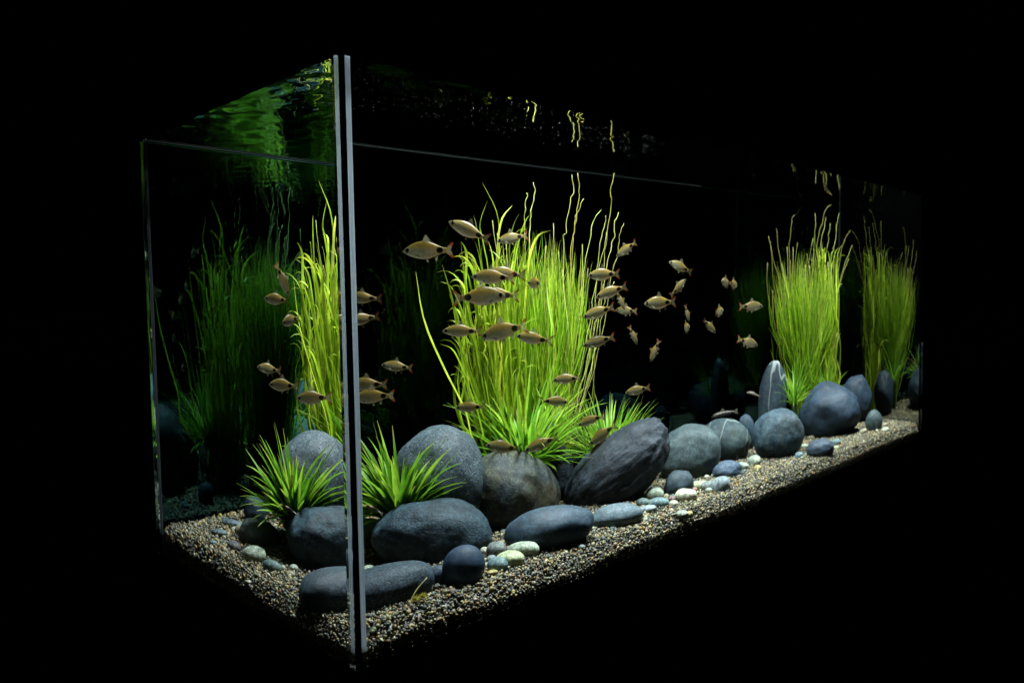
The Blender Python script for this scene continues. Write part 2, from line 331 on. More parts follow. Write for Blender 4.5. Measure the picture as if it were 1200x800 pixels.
def stone_mat(name, col, col2, speck=0.5, scale=30.0, bump=0.25, pits=0.0, veins=None, rough=0.62, cracks=0.0, mottle=0.6, film=None):
    k_ = (0.60, 0.62, 0.60) if name.startswith('pebble') else (0.155, 0.222, 0.275)
    col = tuple(c * q for c, q in zip(col, k_)); col2 = tuple(c * q for c, q in zip(col2, k_))
    if veins: veins = tuple(c * 0.6 for c in veins)
    mt, n, l, out = new_mat(name)
    tc = n.new('ShaderNodeTexCoord')
    big = n.new('ShaderNodeTexNoise'); big.inputs['Scale'].default_value = scale; big.inputs['Detail'].default_value = 6; big.inputs['Roughness'].default_value = 0.62
    fine = n.new('ShaderNodeTexNoise'); fine.inputs['Scale'].default_value = 420; fine.inputs['Detail'].default_value = 3; fine.inputs['Roughness'].default_value = 0.7
    mid = n.new('ShaderNodeTexNoise'); mid.inputs['Scale'].default_value = 120; mid.inputs['Detail'].default_value = 5; mid.inputs['Roughness'].default_value = 0.7
    for t in (big, fine, mid): l.new(tc.outputs['Object'], t.inputs['Vector'])
    rp = n.new('ShaderNodeValToRGB'); ramp_set(rp, [(0.36, tuple(c * 0.8 for c in col)), (0.64, tuple(c * 1.15 for c in col2))])
    l.new(big.outputs[0], rp.inputs[0])
    fr = n.new('ShaderNodeValToRGB')
    lo = 1.0 - 0.7 * speck; hi = 1.0 + 2.2 * speck
    ramp_set(fr, [(0.36, (lo, lo, lo)), (0.52, (1, 1, 1)), (0.72, (hi, hi, hi))])
    l.new(fine.outputs[0], fr.inputs[0])
    mul = n.new('ShaderNodeMix'); mul.data_type = 'RGBA'; mul.blend_type = 'MULTIPLY'; mul.inputs[0].default_value = 1.0
    mul.clamp_result = False
    l.new(rp.outputs[0], mul.inputs[6]); l.new(fr.outputs[0], mul.inputs[7])
    mdr = n.new('ShaderNodeValToRGB'); ramp_set(mdr, [(0.32, (0.45, 0.48, 0.50)), (0.5, (1, 1, 1)), (0.68, (1.8, 1.78, 1.7))])
    l.new(mid.outputs[0], mdr.inputs[0])
    mu2 = n.new('ShaderNodeMix'); mu2.data_type = 'RGBA'; mu2.blend_type = 'MULTIPLY'; mu2.inputs[0].default_value = mottle; mu2.clamp_result = False
    l.new(mul.outputs[2], mu2.inputs[6]); l.new(mdr.outputs[0], mu2.inputs[7])
    colout = mu2.outputs[2]
    hm = n.new('ShaderNodeMath'); hm.operation = 'MULTIPLY_ADD'; hm.inputs[1].default_value = 1.6
    l.new(mid.outputs[0], hm.inputs[0]); l.new(fine.outputs[0], hm.inputs[2]); height = hm.outputs[0]
    if veins:
        wv = n.new('ShaderNodeTexNoise'); wv.inputs['Scale'].default_value = 16; wv.inputs['Detail'].default_value = 2
        mp = n.new('ShaderNodeMapping'); mp.inputs['Rotation'].default_value = (0.4, 0.9, 0.2); mp.inputs['Scale'].default_value = (1, 0.25, 0.35)
        l.new(tc.outputs['Object'], mp.inputs[0]); l.new(mp.outputs[0], wv.inputs['Vector'])
        sb = n.new('ShaderNodeMath'); sb.operation = 'SUBTRACT'; sb.inputs[1].default_value = 0.5
        ab = n.new('ShaderNodeMath'); ab.operation = 'ABSOLUTE'
        l.new(wv.outputs[0], sb.inputs[0]); l.new(sb.outputs[0], ab.inputs[0])
        vr = n.new('ShaderNodeValToRGB'); ramp_set(vr, [(0.0, (1, 1, 1)), (0.012, (0, 0, 0))])
        l.new(ab.outputs[0], vr.inputs[0])
        mx = n.new('ShaderNodeMix'); mx.data_type = 'RGBA'
        l.new(vr.outputs[0], mx.inputs[0]); l.new(colout, mx.inputs[6]); mx.inputs[7].default_value = (*veins, 1)
        colout = mx.outputs[2]
    if film:
        fn = n.new('ShaderNodeTexNoise'); fn.inputs['Scale'].default_value = 17; fn.inputs['Detail'].default_value = 7; fn.inputs['Roughness'].default_value = 0.68
        l.new(tc.outputs['Object'], fn.inputs['Vector'])
        fm = n.new('ShaderNodeMapRange'); fm.inputs[1].default_value = 0.50; fm.inputs[2].default_value = 0.66; fm.inputs[4].default_value = 0.65
        l.new(fn.outputs[0], fm.inputs[0])
        fx = n.new('ShaderNodeMix'); fx.data_type = 'RGBA'; fx.inputs[7].default_value = (*film, 1)
        l.new(fm.outputs[0], fx.inputs[0]); l.new(colout, fx.inputs[6]); colout = fx.outputs[2]
    p = n.new('ShaderNodeBsdfPrincipled')
    p.inputs['Roughness'].default_value = rough
    p.inputs['Specular IOR Level'].default_value = 0.25
    l.new(colout, p.inputs['Base Color'])
    b1 = n.new('ShaderNodeBump'); b1.inputs['Strength'].default_value = bump; b1.inputs['Distance'].default_value = 0.0015
    l.new(height, b1.inputs['Height'])
    last = b1
    if pits:
        vo = n.new('ShaderNodeTexVoronoi'); vo.inputs['Scale'].default_value = 150
        l.new(tc.outputs['Object'], vo.inputs['Vector'])
        pr = n.new('ShaderNodeValToRGB'); ramp_set(pr, [(0.10, (0, 0, 0)), (0.24, (1, 1, 1))])
        l.new(vo.outputs['Distance'], pr.inputs[0])
        b2 = n.new('ShaderNodeBump'); b2.inputs['Strength'].default_value = pits; b2.inputs['Distance'].default_value = 0.0025
        l.new(pr.outputs[0], b2.inputs['Height']); l.new(b1.outputs[0], b2.inputs['Normal'])
        last = b2
    if cracks:
        mp = n.new('ShaderNodeMapping'); mp.inputs['Scale'].default_value = (14, 60, 60)
        l.new(tc.outputs['Object'], mp.inputs[0])
        cn = n.new('ShaderNodeTexNoise'); cn.inputs['Scale'].default_value = 1.0; cn.inputs['Detail'].default_value = 6; cn.inputs['Roughness'].default_value = 0.6
        l.new(mp.outputs[0], cn.inputs['Vector'])
        b3 = n.new('ShaderNodeBump'); b3.inputs['Strength'].default_value = cracks; b3.inputs['Distance'].default_value = 0.006
        l.new(cn.outputs[0], b3.inputs['Height']); l.new(last.outputs[0], b3.inputs['Normal'])
        last = b3
    l.new(last.outputs[0], p.inputs['Normal'])
    l.new(p.outputs[0], out.inputs[0])
    return mt

def blade_mat(name, col_a, col_b, trans=0.45, use_attr=False):
    mt, n, l, out = new_mat(name)
    if use_attr:
        at = n.new('ShaderNodeAttribute'); at.attribute_name = 'tint'; src = at.outputs['Fac']
    else:
        oi = n.new('ShaderNodeObjectInfo'); src = oi.outputs['Random']
    mid_c = tuple((a * 0.45 + b * 0.55) * q for a, b, q in zip(col_a, col_b, (0.9, 1.06, 0.9)))
    rp = n.new('ShaderNodeValToRGB'); ramp_set(rp, [(0.0, tuple(c * 0.7 for c in col_a)), (0.3, col_a), (0.7, mid_c), (0.965, tuple(c * 1.1 for c in col_b)), (1.0, (0.34, 0.27, 0.09))])
    l.new(src, rp.inputs[0])
    al = n.new('ShaderNodeAttribute'); al.attribute_name = 'along'
    tipr = n.new('ShaderNodeMapRange'); tipr.inputs[1].default_value = 0.78; tipr.inputs[2].default_value = 1.0
    l.new(al.outputs['Fac'], tipr.inputs[0])
    rr_ = n.new('ShaderNodeMath'); rr_.operation = 'FRACT'; r7 = n.new('ShaderNodeMath'); r7.operation = 'MULTIPLY'; r7.inputs[1].default_value = 7.3
    l.new(src, r7.inputs[0]); l.new(r7.outputs[0], rr_.inputs[0])
    tm = n.new('ShaderNodeMath'); tm.operation = 'MULTIPLY'; l.new(tipr.outputs[0], tm.inputs[0]); l.new(rr_.outputs[0], tm.inputs[1])
    tipm = n.new('ShaderNodeMix'); tipm.data_type = 'RGBA'; tipm.inputs[7].default_value = (0.30, 0.24, 0.08, 1)
    l.new(tm.outputs[0], tipm.inputs[0]); l.new(rp.outputs[0], tipm.inputs[6])
    tc = n.new('ShaderNodeTexCoord')
    nz = n.new('ShaderNodeTexNoise'); nz.inputs['Scale'].default_value = 90; nz.inputs['Detail'].default_value = 2
    l.new(tc.outputs['Object'], nz.inputs['Vector'])
    nr = n.new('ShaderNodeValToRGB'); ramp_set(nr, [(0.3, (0.72, 0.75, 0.7)), (0.7, (1.2, 1.15, 1.1))])
    l.new(nz.outputs[0], nr.inputs[0])
    mul = n.new('ShaderNodeMix'); mul.data_type = 'RGBA'; mul.blend_type = 'MULTIPLY'; mul.inputs[0].default_value = 1.0
    l.new(tipm.outputs[2], mul.inputs[6]); l.new(nr.outputs[0], mul.inputs[7])
    p = n.new('ShaderNodeBsdfPrincipled'); p.inputs['Roughness'].default_value = 0.45; p.inputs['Specular IOR Level'].default_value = 0.25
    t = n.new('ShaderNodeBsdfTranslucent')
    l.new(mul.outputs[2], p.inputs['Base Color']); l.new(mul.outputs[2], t.inputs[0])
    mx = n.new('ShaderNodeMixShader'); mx.inputs[0].default_value = trans
    l.new(p.outputs[0], mx.inputs[1]); l.new(t.outputs[0], mx.inputs[2]); l.new(mx.outputs[0], out.inputs[0])
    return mt
M_ROSETTE = blade_mat('rosette_leaf', (0.10, 0.26, 0.015), (0.30, 0.46, 0.04))
M_TALL = blade_mat('tall_grass_leaf', (0.29, 0.45, 0.02), (0.56, 0.63, 0.055))
M_HAIR = blade_mat('fine_grass_blade', (0.19, 0.40, 0.012), (0.52, 0.63, 0.05), 0.45, True)
M_STEM = blade_mat('pale_brown_stem', (0.36, 0.32, 0.08), (0.44, 0.46, 0.14), 0.2)
M_ALGAE = blade_mat('yellow_algae', (0.32, 0.27, 0.04), (0.5, 0.42, 0.08), 0.4, True)
M_RHIZ = principled('dark_rhizome', (0.03, 0.05, 0.012), 0.7, 0.2)
M_DEADSTEM = principled('dry_stalk', (0.42, 0.36, 0.16), 0.7, 0.2)

# ------------------------------------------------------------------ stand and tank
v, f = box_geo(-0.006, WID + 0.006, -0.006, DEP + 0.006, -0.75, -T - 0.002)
stand = mesh_obj('stand', v, f, M_STAND, smooth=False)
tag(stand, kind='structure')

tank = empty('aquarium', (0, 0, -T))
tag(tank, 'long clear glass aquarium with pale silicone corner seams', 'aquarium')
def pane(name, x0, x1, y0, y1, z0, z1, wet, mats=None):
    """A glass slab; `wet` names the face that touches the water ('x-','x+','y-','y+')."""
    zs_ = [z0, HGT, z1] if wet else [z0, z1]
    vv = [(x, y, z + T) for z in zs_ for y in (y0, y1) for x in (x0, x1)]
    ff, mi = [(0, 2, 3, 1)], [0]
    k = len(zs_) - 1
    b = 4 * k
    ff.append((b, b + 1, b + 3, b + 2)); mi.append(2)
    for i in range(k):
        a, c = 4 * i, 4 * (i + 1)
        for key, q in (('y-', (a, a + 1, c + 1, c)), ('y+', (a + 2, c + 2, c + 3, a + 3)), ('x-', (a, c, c + 2, a + 2)), ('x+', (a + 1, a + 3, c + 3, c + 1))):
            ff.append(q); mi.append(1 if (i == 0 and key == wet) else 0)
    o = mesh_obj(name, vv, ff, None, tank, smooth=False)
    for mt in (mats or (M_GLASS, M_WET)) + (M_EDGE,): o.data.materials.append(mt)
    for pl, i in zip(o.data.polygons, mi): pl.material_index = i
    return o
G = 0.0004
front = pane('front_pane', 0, WID, 0, T, 0, RIM, 'y+')
pane('side_pane', 0, T, T + G, DEP - T - G, 0, RIM, 'x+')
v, f = box_geo(WID - T, WID, T + G, DEP - T - G, T, RIM + T)
mesh_obj('side_pane', v, f, M_END, tank, smooth=False)
pane('back_pane', 0, WID, DEP - T, DEP, 0, RIM, 'y-', (M_TINT, M_TINT_WET))
v, f = box_geo(0, WID, 0, DEP, 0, T - G)
mesh_obj('base_pane', v, f, M_BASE, tank, smooth=False)
def seam(cx, cy, sx, sy, size, z0, z1, mat=None):
    """A fillet of silicone in an inside corner."""
    g = 0.0003
    prof = [(g, g), (size, g), (size * 0.45, size * 0.45), (g, size)]
    vv = [(cx + sx * px, cy + sy * py, z) for z in (z0 + T, z1 + T) for px, py in prof]
    ff = [(0, 1, 5, 4), (1, 2, 6, 5), (2, 3, 7, 6), (3, 0, 4, 7), (3, 2, 1, 0), (4, 5, 6, 7)]
    if sx * sy < 0: ff = [tuple(reversed(q)) for q in ff]
    return mesh_obj('silicone_seam', vv, ff, mat or M_SIL, tank, smooth=False)
seam(T, T, 1, 1, 0.0054, 0.011, HGT - 0.0006)
seam(T, DEP - T, 1, -1, 0.006, 0.002, HGT - 0.0006, M_SIL_HALFDIM)
seam(WID - T, T, -1, 1, 0.004, 0.002, HGT - 0.0006, M_SIL_DIM)
seam(WID - T, DEP - T, -1, -1, 0.004, 0.002, HGT - 0.0006, M_SIL_DIM)

M_LINE = principled('waterline_tone', (0.006, 0.009, 0.009), 0.7, 0.2)  # thin dark teal strip along the back waterline
v, f = box_geo(T + 0.004, WID * 0.64, DEP - T - 0.0011, DEP - T - 0.0003, HGT - 0.0026 + T, HGT - 0.0020 + T)
mesh_obj('waterline_strip', v, f, M_LINE, tank, smooth=False)

# water: its rippled upper surface with a meniscus climbing the glass
nx, ny = 420, 150
X0, X1, Y0, Y1 = T + 0.0002, WID - T - 0.0002, T + 0.0002, DEP - T - 0.0002
gx = np.linspace(0, 1, nx + 1); gy = np.linspace(0, 1, ny + 1)
gx = np.concatenate([[0, .0008, .0018], gx[1:-1], [1 - .0018, 1 - .0008, 1]]); gy = np.concatenate([[0, .0024, .0048], gy[1:-1], [1 - .0048, 1 - .0024, 1]])
XX, YY = np.meshgrid(X0 + (X1 - X0) * gx, Y0 + (Y1 - Y0) * gy)
ZZ = np.full_like(XX, HGT - 0.0016)
rng = np.random.default_rng(4)
for k in range(46):
    a = rng.uniform(0, 2 * np.pi); wl = rng.uniform(0.012, 0.09); ph = rng.uniform(0, 6.28)
    ZZ += (0.0006 + 0.0030 * np.exp(-XX / 0.11)) * wl / 0.05 * 0.032 * np.sin(2 * np.pi * (XX * np.cos(a) + YY * np.sin(a)) / wl + ph)
dist = Y1 - YY
ZZ += 0.0014 * np.exp(-dist / 0.0016)
vv = np.stack([XX, YY, ZZ], -1).reshape(-1, 3)
cols = len(gx)
ff = [(j * cols + i, j * cols + i + 1, (j + 1) * cols + i + 1, (j + 1) * cols + i) for j in range(len(gy) - 1) for i in range(cols - 1)]
water = mesh_obj('water', vv.tolist(), ff, M_WATER)
tag(water, kind='structure')

# ------------------------------------------------------------------ gravel
def bed_z(x, y):
    """Height of the gravel in metres over x, y in metres (numpy arrays)."""
    xu, yu = x / HGT, y / HGT
    zi = 0.058
    a = np.interp(xu, XF, ZF); b = np.interp(yu, YS, ZS)
    wf = np.clip(1 - yu / 0.16, 0, 1); ws = np.clip(1 - xu / 0.16, 0, 1)
    z = zi * (1 - wf) + a * wf
    z = z * (1 - ws) + b * ws
    d = np.minimum(x, y) - T
    e = np.clip(1 - d / 0.015, 0, 1)
    return z * HGT + 0.002 - 0.017 * e ** 1.2
def bz(x, y): return float(bed_z(np.array([x]), np.array([y]))[0])

ico = [(0, 0, 1)] + [(0.894 * math.cos(R(72 * i)), 0.894 * math.sin(R(72 * i)), 0.447) for i in range(5)] + \
      [(0.894 * math.cos(R(72 * i + 36)), 0.894 * math.sin(R(72 * i + 36)), -0.447) for i in range(5)] + [(0, 0, -1)]
ico_f = []
for i in range(5):
    j = (i + 1) % 5
    ico_f += [(0, 1 + i, 1 + j), (1 + i, 6 + i, 1 + j), (1 + j, 6 + i, 6 + j), (6 + i, 11, 6 + j)]
ICO = np.array(ico); ICOF = np.array(ico_f)
PALETTE = np.array([(0.60, 0.52, 0.34), (0.21, 0.24, 0.24), (0.05, 0.05, 0.048), (0.46, 0.31, 0.09), (0.70, 0.68, 0.56), (0.19, 0.13, 0.075), (0.29, 0.30, 0.19), (0.38, 0.35, 0.27), (0.11, 0.13, 0.15), (0.5, 0.44, 0.27), (0.36, 0.17, 0.08)])
PROB = np.array([0.12, 0.13, 0.17, 0.08, 0.06, 0.10, 0.11, 0.08, 0.08, 0.05, 0.02])
def make_gravel():
    rg = np.random.default_rng(11)
    pts, rad = [], []
    g = 0.0034
    x0, x1, y0, y1 = T + 0.0024, WID - T - 0.0024, T + 0.0024, DEP - T - 0.003
    gx_, gy_ = np.meshgrid(np.arange(x0, x1, g), np.arange(y0, y1, g * 0.87))
    gx_ = gx_ + (np.arange(gx_.shape[0]) % 2)[:, None] * g / 2
    x = gx_.ravel() + rg.normal(0, g * 0.22, gx_.size); y = gy_.ravel() + rg.normal(0, g * 0.22, gx_.size)
    keep = (y < 0.30) | (rg.random(x.size) < 0.45)
    x, y = np.clip(x[keep], x0, x1), np.clip(y[keep], y0, y1)
    r_ = g * np.clip(rg.lognormal(-0.56, 0.32, x.size), 0.3, 1.15) * np.where(y < 0.30, 1, 1.45)
    z = bed_z(x, y) + rg.normal(0, 0.0011, x.size) - r_ * 0.3
    pts.append(np.stack([x, y, z], 1)); rad.append(r_)
    # loose larger grains on top
    k = 2600
    x = rg.uniform(x0, x1, k); y = y0 + (0.26 - y0) * rg.random(k); r_ = rg.uniform(0.0022, 0.0037, k)
    pts.append(np.stack([x, y, bed_z(x, y) + r_ * 0.25], 1)); rad.append(r_)
    # against the front pane and the two ends
    for (ax, pos, a0, a1) in ((1, y0 - 0.0002, x0, x1), (0, x0 - 0.0002, y0, y1), (0, x1 + 0.0002, y0, y1)):
        for lay in range(2):
            hz = np.arange(0.0015, 0.036, g * 0.85)
            ga, gz = np.meshgrid(np.arange(a0, a1, g), hz)
            a = ga.ravel() + rg.normal(0, g * 0.25, ga.size); zz = gz.ravel() + rg.normal(0, g * 0.25, ga.size)
            a = np.clip(a, a0, a1)
            off = np.full_like(a, pos + (0.0028 * lay + rg.random(a.size) * 0.0008) * (1 if pos < 0.5 else -1))
            xx, yy = (a, off) if ax == 1 else (off, a)
            ok = zz < bed_z(xx, yy) - 0.001
            pts.append(np.stack([xx, yy, zz], 1)[ok]); rad.append((g * rg.uniform(0.40, 0.64, a.size))[ok])
    P = np.concatenate(pts); rr = np.concatenate(rad); n_ = len(P)
    tm = ICO[None] * (1 + rg.normal(0, 0.13, (n_, 12, 1)))
    sc = np.stack([rg.uniform(0.9, 1.35, n_), rg.uniform(0.8, 1.1, n_), rg.uniform(0.55, 0.9, n_)], 1)
    tm = tm * sc[:, None, :] * rr[:, None, None]
    q = rg.normal(0, 1, (n_, 4)); q /= np.linalg.norm(q, axis=1, keepdims=True)
    w_, a_, b_, c_ = q.T
    Rm = np.stack([np.stack([1 - 2 * (b_**2 + c_**2), 2 * (a_ * b_ - c_ * w_), 2 * (a_ * c_ + b_ * w_)], -1),
                   np.stack([2 * (a_ * b_ + c_ * w_), 1 - 2 * (a_**2 + c_**2), 2 * (b_ * c_ - a_ * w_)], -1),
                   np.stack([2 * (a_ * c_ - b_ * w_), 2 * (b_ * c_ + a_ * w_), 1 - 2 * (a_**2 + b_**2)], -1)], 1)
    V = np.einsum('nij,nkj->nki', Rm, tm) + P[:, None, :]
    lim = np.array([[T + 0.0003, T + 0.0003], [WID - T - 0.0003, DEP - T - 0.0003]])
    V[..., :2] = np.clip(V[..., :2], lim[0], lim[1])
    V = V.reshape(-1, 3)
    F = (ICOF[None] + (np.arange(n_) * 12)[:, None, None]).reshape(-1, 3)
    colr = PALETTE[rg.choice(len(PALETTE), n_, p=PROB / PROB.sum())] * np.array([0.455, 0.43, 0.345]) * rg.uniform(0.6, 1.25, (n_, 1)) * (1 + rg.normal(0, 0.05, (n_, 3)))
    colr = np.clip(colr, 0, 0.85)
    C4 = np.concatenate([np.repeat(colr, 12, 0), np.ones((n_ * 12, 1))], 1)
    # the packed bed under the loose grains
    bx_ = np.linspace(T + 0.004, WID - T - 0.004, 120); by_ = np.linspace(T + 0.004, DEP - T - 0.004, 50)
    BX, BY = np.meshgrid(bx_, by_)
    top = np.stack([BX, BY, bed_z(BX, BY) - 0.0042], -1).reshape(-1, 3)
    n0 = len(V); cw = len(bx_)
    tf = np.array([(j * cw + i, j * cw + i + 1, (j + 1) * cw + i + 1, (j + 1) * cw + i) for j in range(len(by_) - 1) for i in range(cw - 1)]) + n0
    n1 = n0 + len(top)
    edge = [j for j in range(cw)] + [k * cw + cw - 1 for k in range(1, len(by_))] + [(len(by_) - 1) * cw + j for j in range(cw - 2, -1, -1)] + [k * cw for k in range(len(by_) - 2, 0, -1)]
    low = top[edge].copy(); low[:, 2] = 0.0005
    ne = len(edge)
    sf = np.array([(n0 + edge[i], n1 + i, n1 + (i + 1) % ne, n0 + edge[(i + 1) % ne]) for i in range(ne)])
    allV = np.concatenate([V, top, low]); nb = len(top) + len(low)
    C4 = np.concatenate([C4, np.tile([0.06, 0.055, 0.045, 1.0], (nb, 1))])
    me = bpy.data.meshes.new('gravel')
    me.vertices.add(len(allV)); me.vertices.foreach_set('co', allV.astype(np.float32).ravel())
    quads = np.concatenate([tf, sf])
    loops = np.concatenate([F.ravel(), quads.ravel()])
    starts = np.concatenate([np.arange(len(F)) * 3, len(F) * 3 + np.arange(len(quads)) * 4])
    me.loops.add(len(loops)); me.loops.foreach_set('vertex_index', loops.astype(np.int32))
    me.polygons.add(len(starts)); me.polygons.foreach_set('loop_start', starts.astype(np.int32))
    me.update(calc_edges=True); me.validate()
    ca = me.color_attributes.new('grain', 'FLOAT_COLOR', 'POINT')
    ca.data.foreach_set('color', C4.astype(np.float32).ravel())
    me.polygons.foreach_set('use_smooth', [True] * len(me.polygons))
    mt, n, l, out = new_mat('mixed_gravel')
    at = n.new('ShaderNodeAttribute'); at.attribute_name = 'grain'
    p = n.new('ShaderNodeBsdfPrincipled'); p.inputs['Roughness'].default_value = 0.5; p.inputs['Specular IOR Level'].default_value = 0.3
    l.new(at.outputs['Color'], p.inputs['Base Color']); l.new(p.outputs[0], out.inputs[0])
    me.materials.append(mt)
    o = link(bpy.data.objects.new('gravel', me))
    tag(o, 'loose mixed gravel of cream, grey and ochre grains on the tank floor', 'gravel', kind='stuff')
    return n_
N_GRAINS = make_gravel()

# ------------------------------------------------------------------ stones
def ico_mesh(sub):
    bm = bmesh.new(); bmesh.ops.create_icosphere(bm, subdivisions=sub, radius=1.0)
    vs = [v_.co.copy() for v_ in bm.verts]; fs = [tuple(v_.index for v_ in f_.verts) for f_ in bm.faces]
    bm.free(); return vs, fs
ICOS = {k: ico_mesh(k) for k in (3, 4, 5)}
def make_stone(name, loc, abc, yaw, tilt, mat, seed, sub=5, power=2.0, lump=0.10, rough=0.016, strata=0.0, chip=0.4):
    vs, fs = ICOS[sub]
    a, b, c = abc
    off = Vector((seed * 7.31, seed * 3.17, seed * 5.77))
    rs = random.Random(seed); cuts = [(Vector((rs.gauss(0, 1), rs.gauss(0, 1), rs.gauss(0, 1))).normalized(), rs.uniform(0.74, 0.9)) for _ in range(5)]
    out = []
    for p in vs:
        k = (abs(p.x)**power + abs(p.y)**power + abs(p.z)**power) ** (-1.0 / power)
        d = 1 + lump * noise.noise(p * 1.1 + off) + lump * 0.5 * noise.noise(p * 2.3 + off) + rough * noise.noise(p * 6 + off) + rough * 0.6 * noise.noise(p * 14 + off)
        if strata:
            q = Vector((p.x * 1.2, p.y * 5, p.z * 5.5 + p.x * 1.2)) + off
            s_ = noise.noise(q); s2 = noise.noise(q * 2.7)
            d -= strata * max(0, 0.35 - abs(s_)) ** 1.5 * 2.0 + strata * 0.5 * abs(s2) * 0.5
        for cd, ct in cuts:
            q = p.dot(cd)
            if q > ct: d -= (q - ct) * 0.55 * chip
        k *= d
        out.append((p.x * k * a, p.y * k * b, p.z * k * c))
    o = mesh_obj(name, out, fs, mat)
    o.location = loc
    o.rotation_euler = (0, -tilt, yaw)
    return o
BLUE = (0.085, 0.115, 0.145); BLUE2 = (0.15, 0.19, 0.225)
SM = {
 'pitted': stone_mat('pitted_grey_stone', (0.19, 0.19, 0.185), (0.29, 0.28, 0.265), 0.6, 26, 0.35, pits=0.5),
 'brown': stone_mat('brown_stained_stone', (0.105, 0.11, 0.11), (0.19, 0.15, 0.075), 0.6, 30, 0.45, pits=0.08, mottle=1.0, film=(0.050, 0.036, 0.014)),
 'teal': stone_mat('blotched_teal_stone', (0.05, 0.08, 0.10), (0.13, 0.18, 0.20), 0.6, 34, 0.6, pits=0.12, cracks=0.25, mottle=1.0, film=(0.012, 0.024, 0.030)),
 'capsule': stone_mat('granular_grey_stone', (0.10, 0.12, 0.14), (0.15, 0.17, 0.185), 0.9, 20, 0.4),
 'bluedisc': stone_mat('smooth_blue_stone', (0.075, 0.115, 0.18), (0.10, 0.15, 0.22), 0.3, 18, 0.15),
 'flatoval': stone_mat('smooth_slate_stone', (0.11, 0.145, 0.18), (0.16, 0.20, 0.235), 0.35, 22, 0.2),
 'paleoval': stone_mat('pale_grey_stone', (0.40, 0.40, 0.385), (0.48, 0.475, 0.45), 0.35, 22, 0.2),
 'slant': stone_mat('layered_dark_stone', (0.05, 0.05, 0.055), (0.10, 0.10, 0.11), 0.5, 30, 0.5, cracks=0.7),
 'greengrey': stone_mat('green_grey_stone', (0.21, 0.225, 0.195), (0.28, 0.285, 0.245), 0.4, 18, 0.25),
 'veined': stone_mat('veined_grey_stone', (0.11, 0.14, 0.145), (0.2, 0.235, 0.215), 0.4, 24, 0.3, veins=(0.30, 0.36, 0.30), film=(0.030, 0.040, 0.026)),
 'bluegrey': stone_mat('mottled_blue_stone', (0.09, 0.14, 0.17), (0.20, 0.25, 0.26), 0.5, 40, 0.4, pits=0.10, mottle=1.0, film=(0.055, 0.062, 0.045)),
 'slab': stone_mat('slab_with_white_vein', (0.11, 0.13, 0.145), (0.16, 0.18, 0.19), 0.3, 20, 0.2, veins=(0.42, 0.45, 0.44)),
 'bigdark': stone_mat('dark_blue_stone', (0.06, 0.085, 0.12), (0.11, 0.145, 0.185), 0.3, 20, 0.25),
 'purple': stone_mat('purplish_stone', (0.13, 0.145, 0.185), (0.18, 0.20, 0.235), 0.3, 20, 0.2),
 'lavender': stone_mat('lavender_stone', (0.24, 0.26, 0.33), (0.30, 0.32, 0.39), 0.3, 24, 0.2),
 'greyegg': stone_mat('plain_grey_stone', (0.10, 0.125, 0.135), (0.16, 0.18, 0.185), 0.35, 24, 0.2),
 'eggleft': stone_mat('brownish_grey_stone', (0.27, 0.235, 0.185), (0.34, 0.29, 0.22), 0.3, 20, 0.2),
}
SM['darkegg'] = SM['slant']; SM['backdark'] = SM['bigdark']; SM['bluesmall'] = SM['flatoval']; SM['paleegg'] = SM['greengrey']; SM['darkleft'] = SM['bigdark']; SM['tuckedslab'] = SM['flatoval']
SL = {
 'pitted': ('large rounded grey boulder with small pits behind the front rosette plant', dict(power=2.15, lump=0.05)),
 'brown': ('large dark boulder with brown stained lower side in front of the tall grass', dict(power=2.0, lump=0.10)),
 'teal': ('broad blotched teal boulder beside the near corner, below the rosette plant', dict(power=2.0, lump=0.10, rough=0.02)),
 'capsule': ('long capsule shaped grey stone lying behind the near glass corner', dict(power=2.35, lump=0.05, rough=0.006)),
 'bluedisc': ('smooth round dark blue stone on the gravel in front of the teal boulder', dict(power=2.0, lump=0.03, rough=0.004, chip=0.0)),
 'flatoval': ('large smooth oval slate stone lying flat near the front glass', dict(power=2.0, lump=0.06, rough=0.006)),
 'paleoval': ('smaller pale grey oval stone at the right end of the slate oval', dict(power=2.0, lump=0.03, rough=0.004)),
 'slant': ('big black layered boulder slanting up to the right in mid tank', dict(power=2.0, lump=0.10, rough=0.03, strata=0.10)),
 'greengrey': ('round green grey boulder right of the black layered boulder', dict(power=2.0, lump=0.06)),
 'darkegg': ('small black stone half hidden under the leaves behind the layered boulder', {}),
 'veined': ('grey boulder with fine pale crossing veins', dict(power=2.0, lump=0.08)),
 'bluegrey': ('round mottled blue boulder in front of the upright slab', dict(power=2.0, lump=0.06)),
 'slab': ('upright grey slab with a curved white vein beside the far grass', dict(power=2.0, lump=0.05)),
 'bigdark': ('large dark blue boulder in front of the far grass', dict(power=2.0, lump=0.10)),
 'backdark': ('dark boulder in the far back corner behind the large dark blue boulder', {}),
 'purple': ('low purplish stone on the gravel before the large dark blue boulder', dict(lump=0.10)),
 'paleegg': ('small pale egg shaped stone standing near the far end of the tank', dict(lump=0.04)),
 'bluesmall': ('small blue grey stone wedged between the veined and mottled boulders', {}),
 'greyegg': ('small plain grey stone leaning on the green grey boulder', dict(power=2.1)),
 'lavender': ('pale lavender stone resting in front of the veined boulder', {}),
 'eggleft': ('brownish grey egg shaped stone at the foot of the rosette, near the side glass', {}),
 'darkleft': ('small dark stone behind the brownish grey egg stone', {}),
 'tuckedslab': ('small flat slate stone tucked between the capsule stone and the round blue one', {}),
}
for i, (k, (loc, abc, yaw, tilt)) in enumerate(STONES.items()):
    lab, kw = SL[k]
    big_ = max(abc) > 0.03
    o = make_stone('river_stone', loc, abc, yaw, tilt, SM[k], i + 1, 5 if big_ else 4, **kw)
    tag(o, lab, 'stone', 'smooth river stones in the tank')

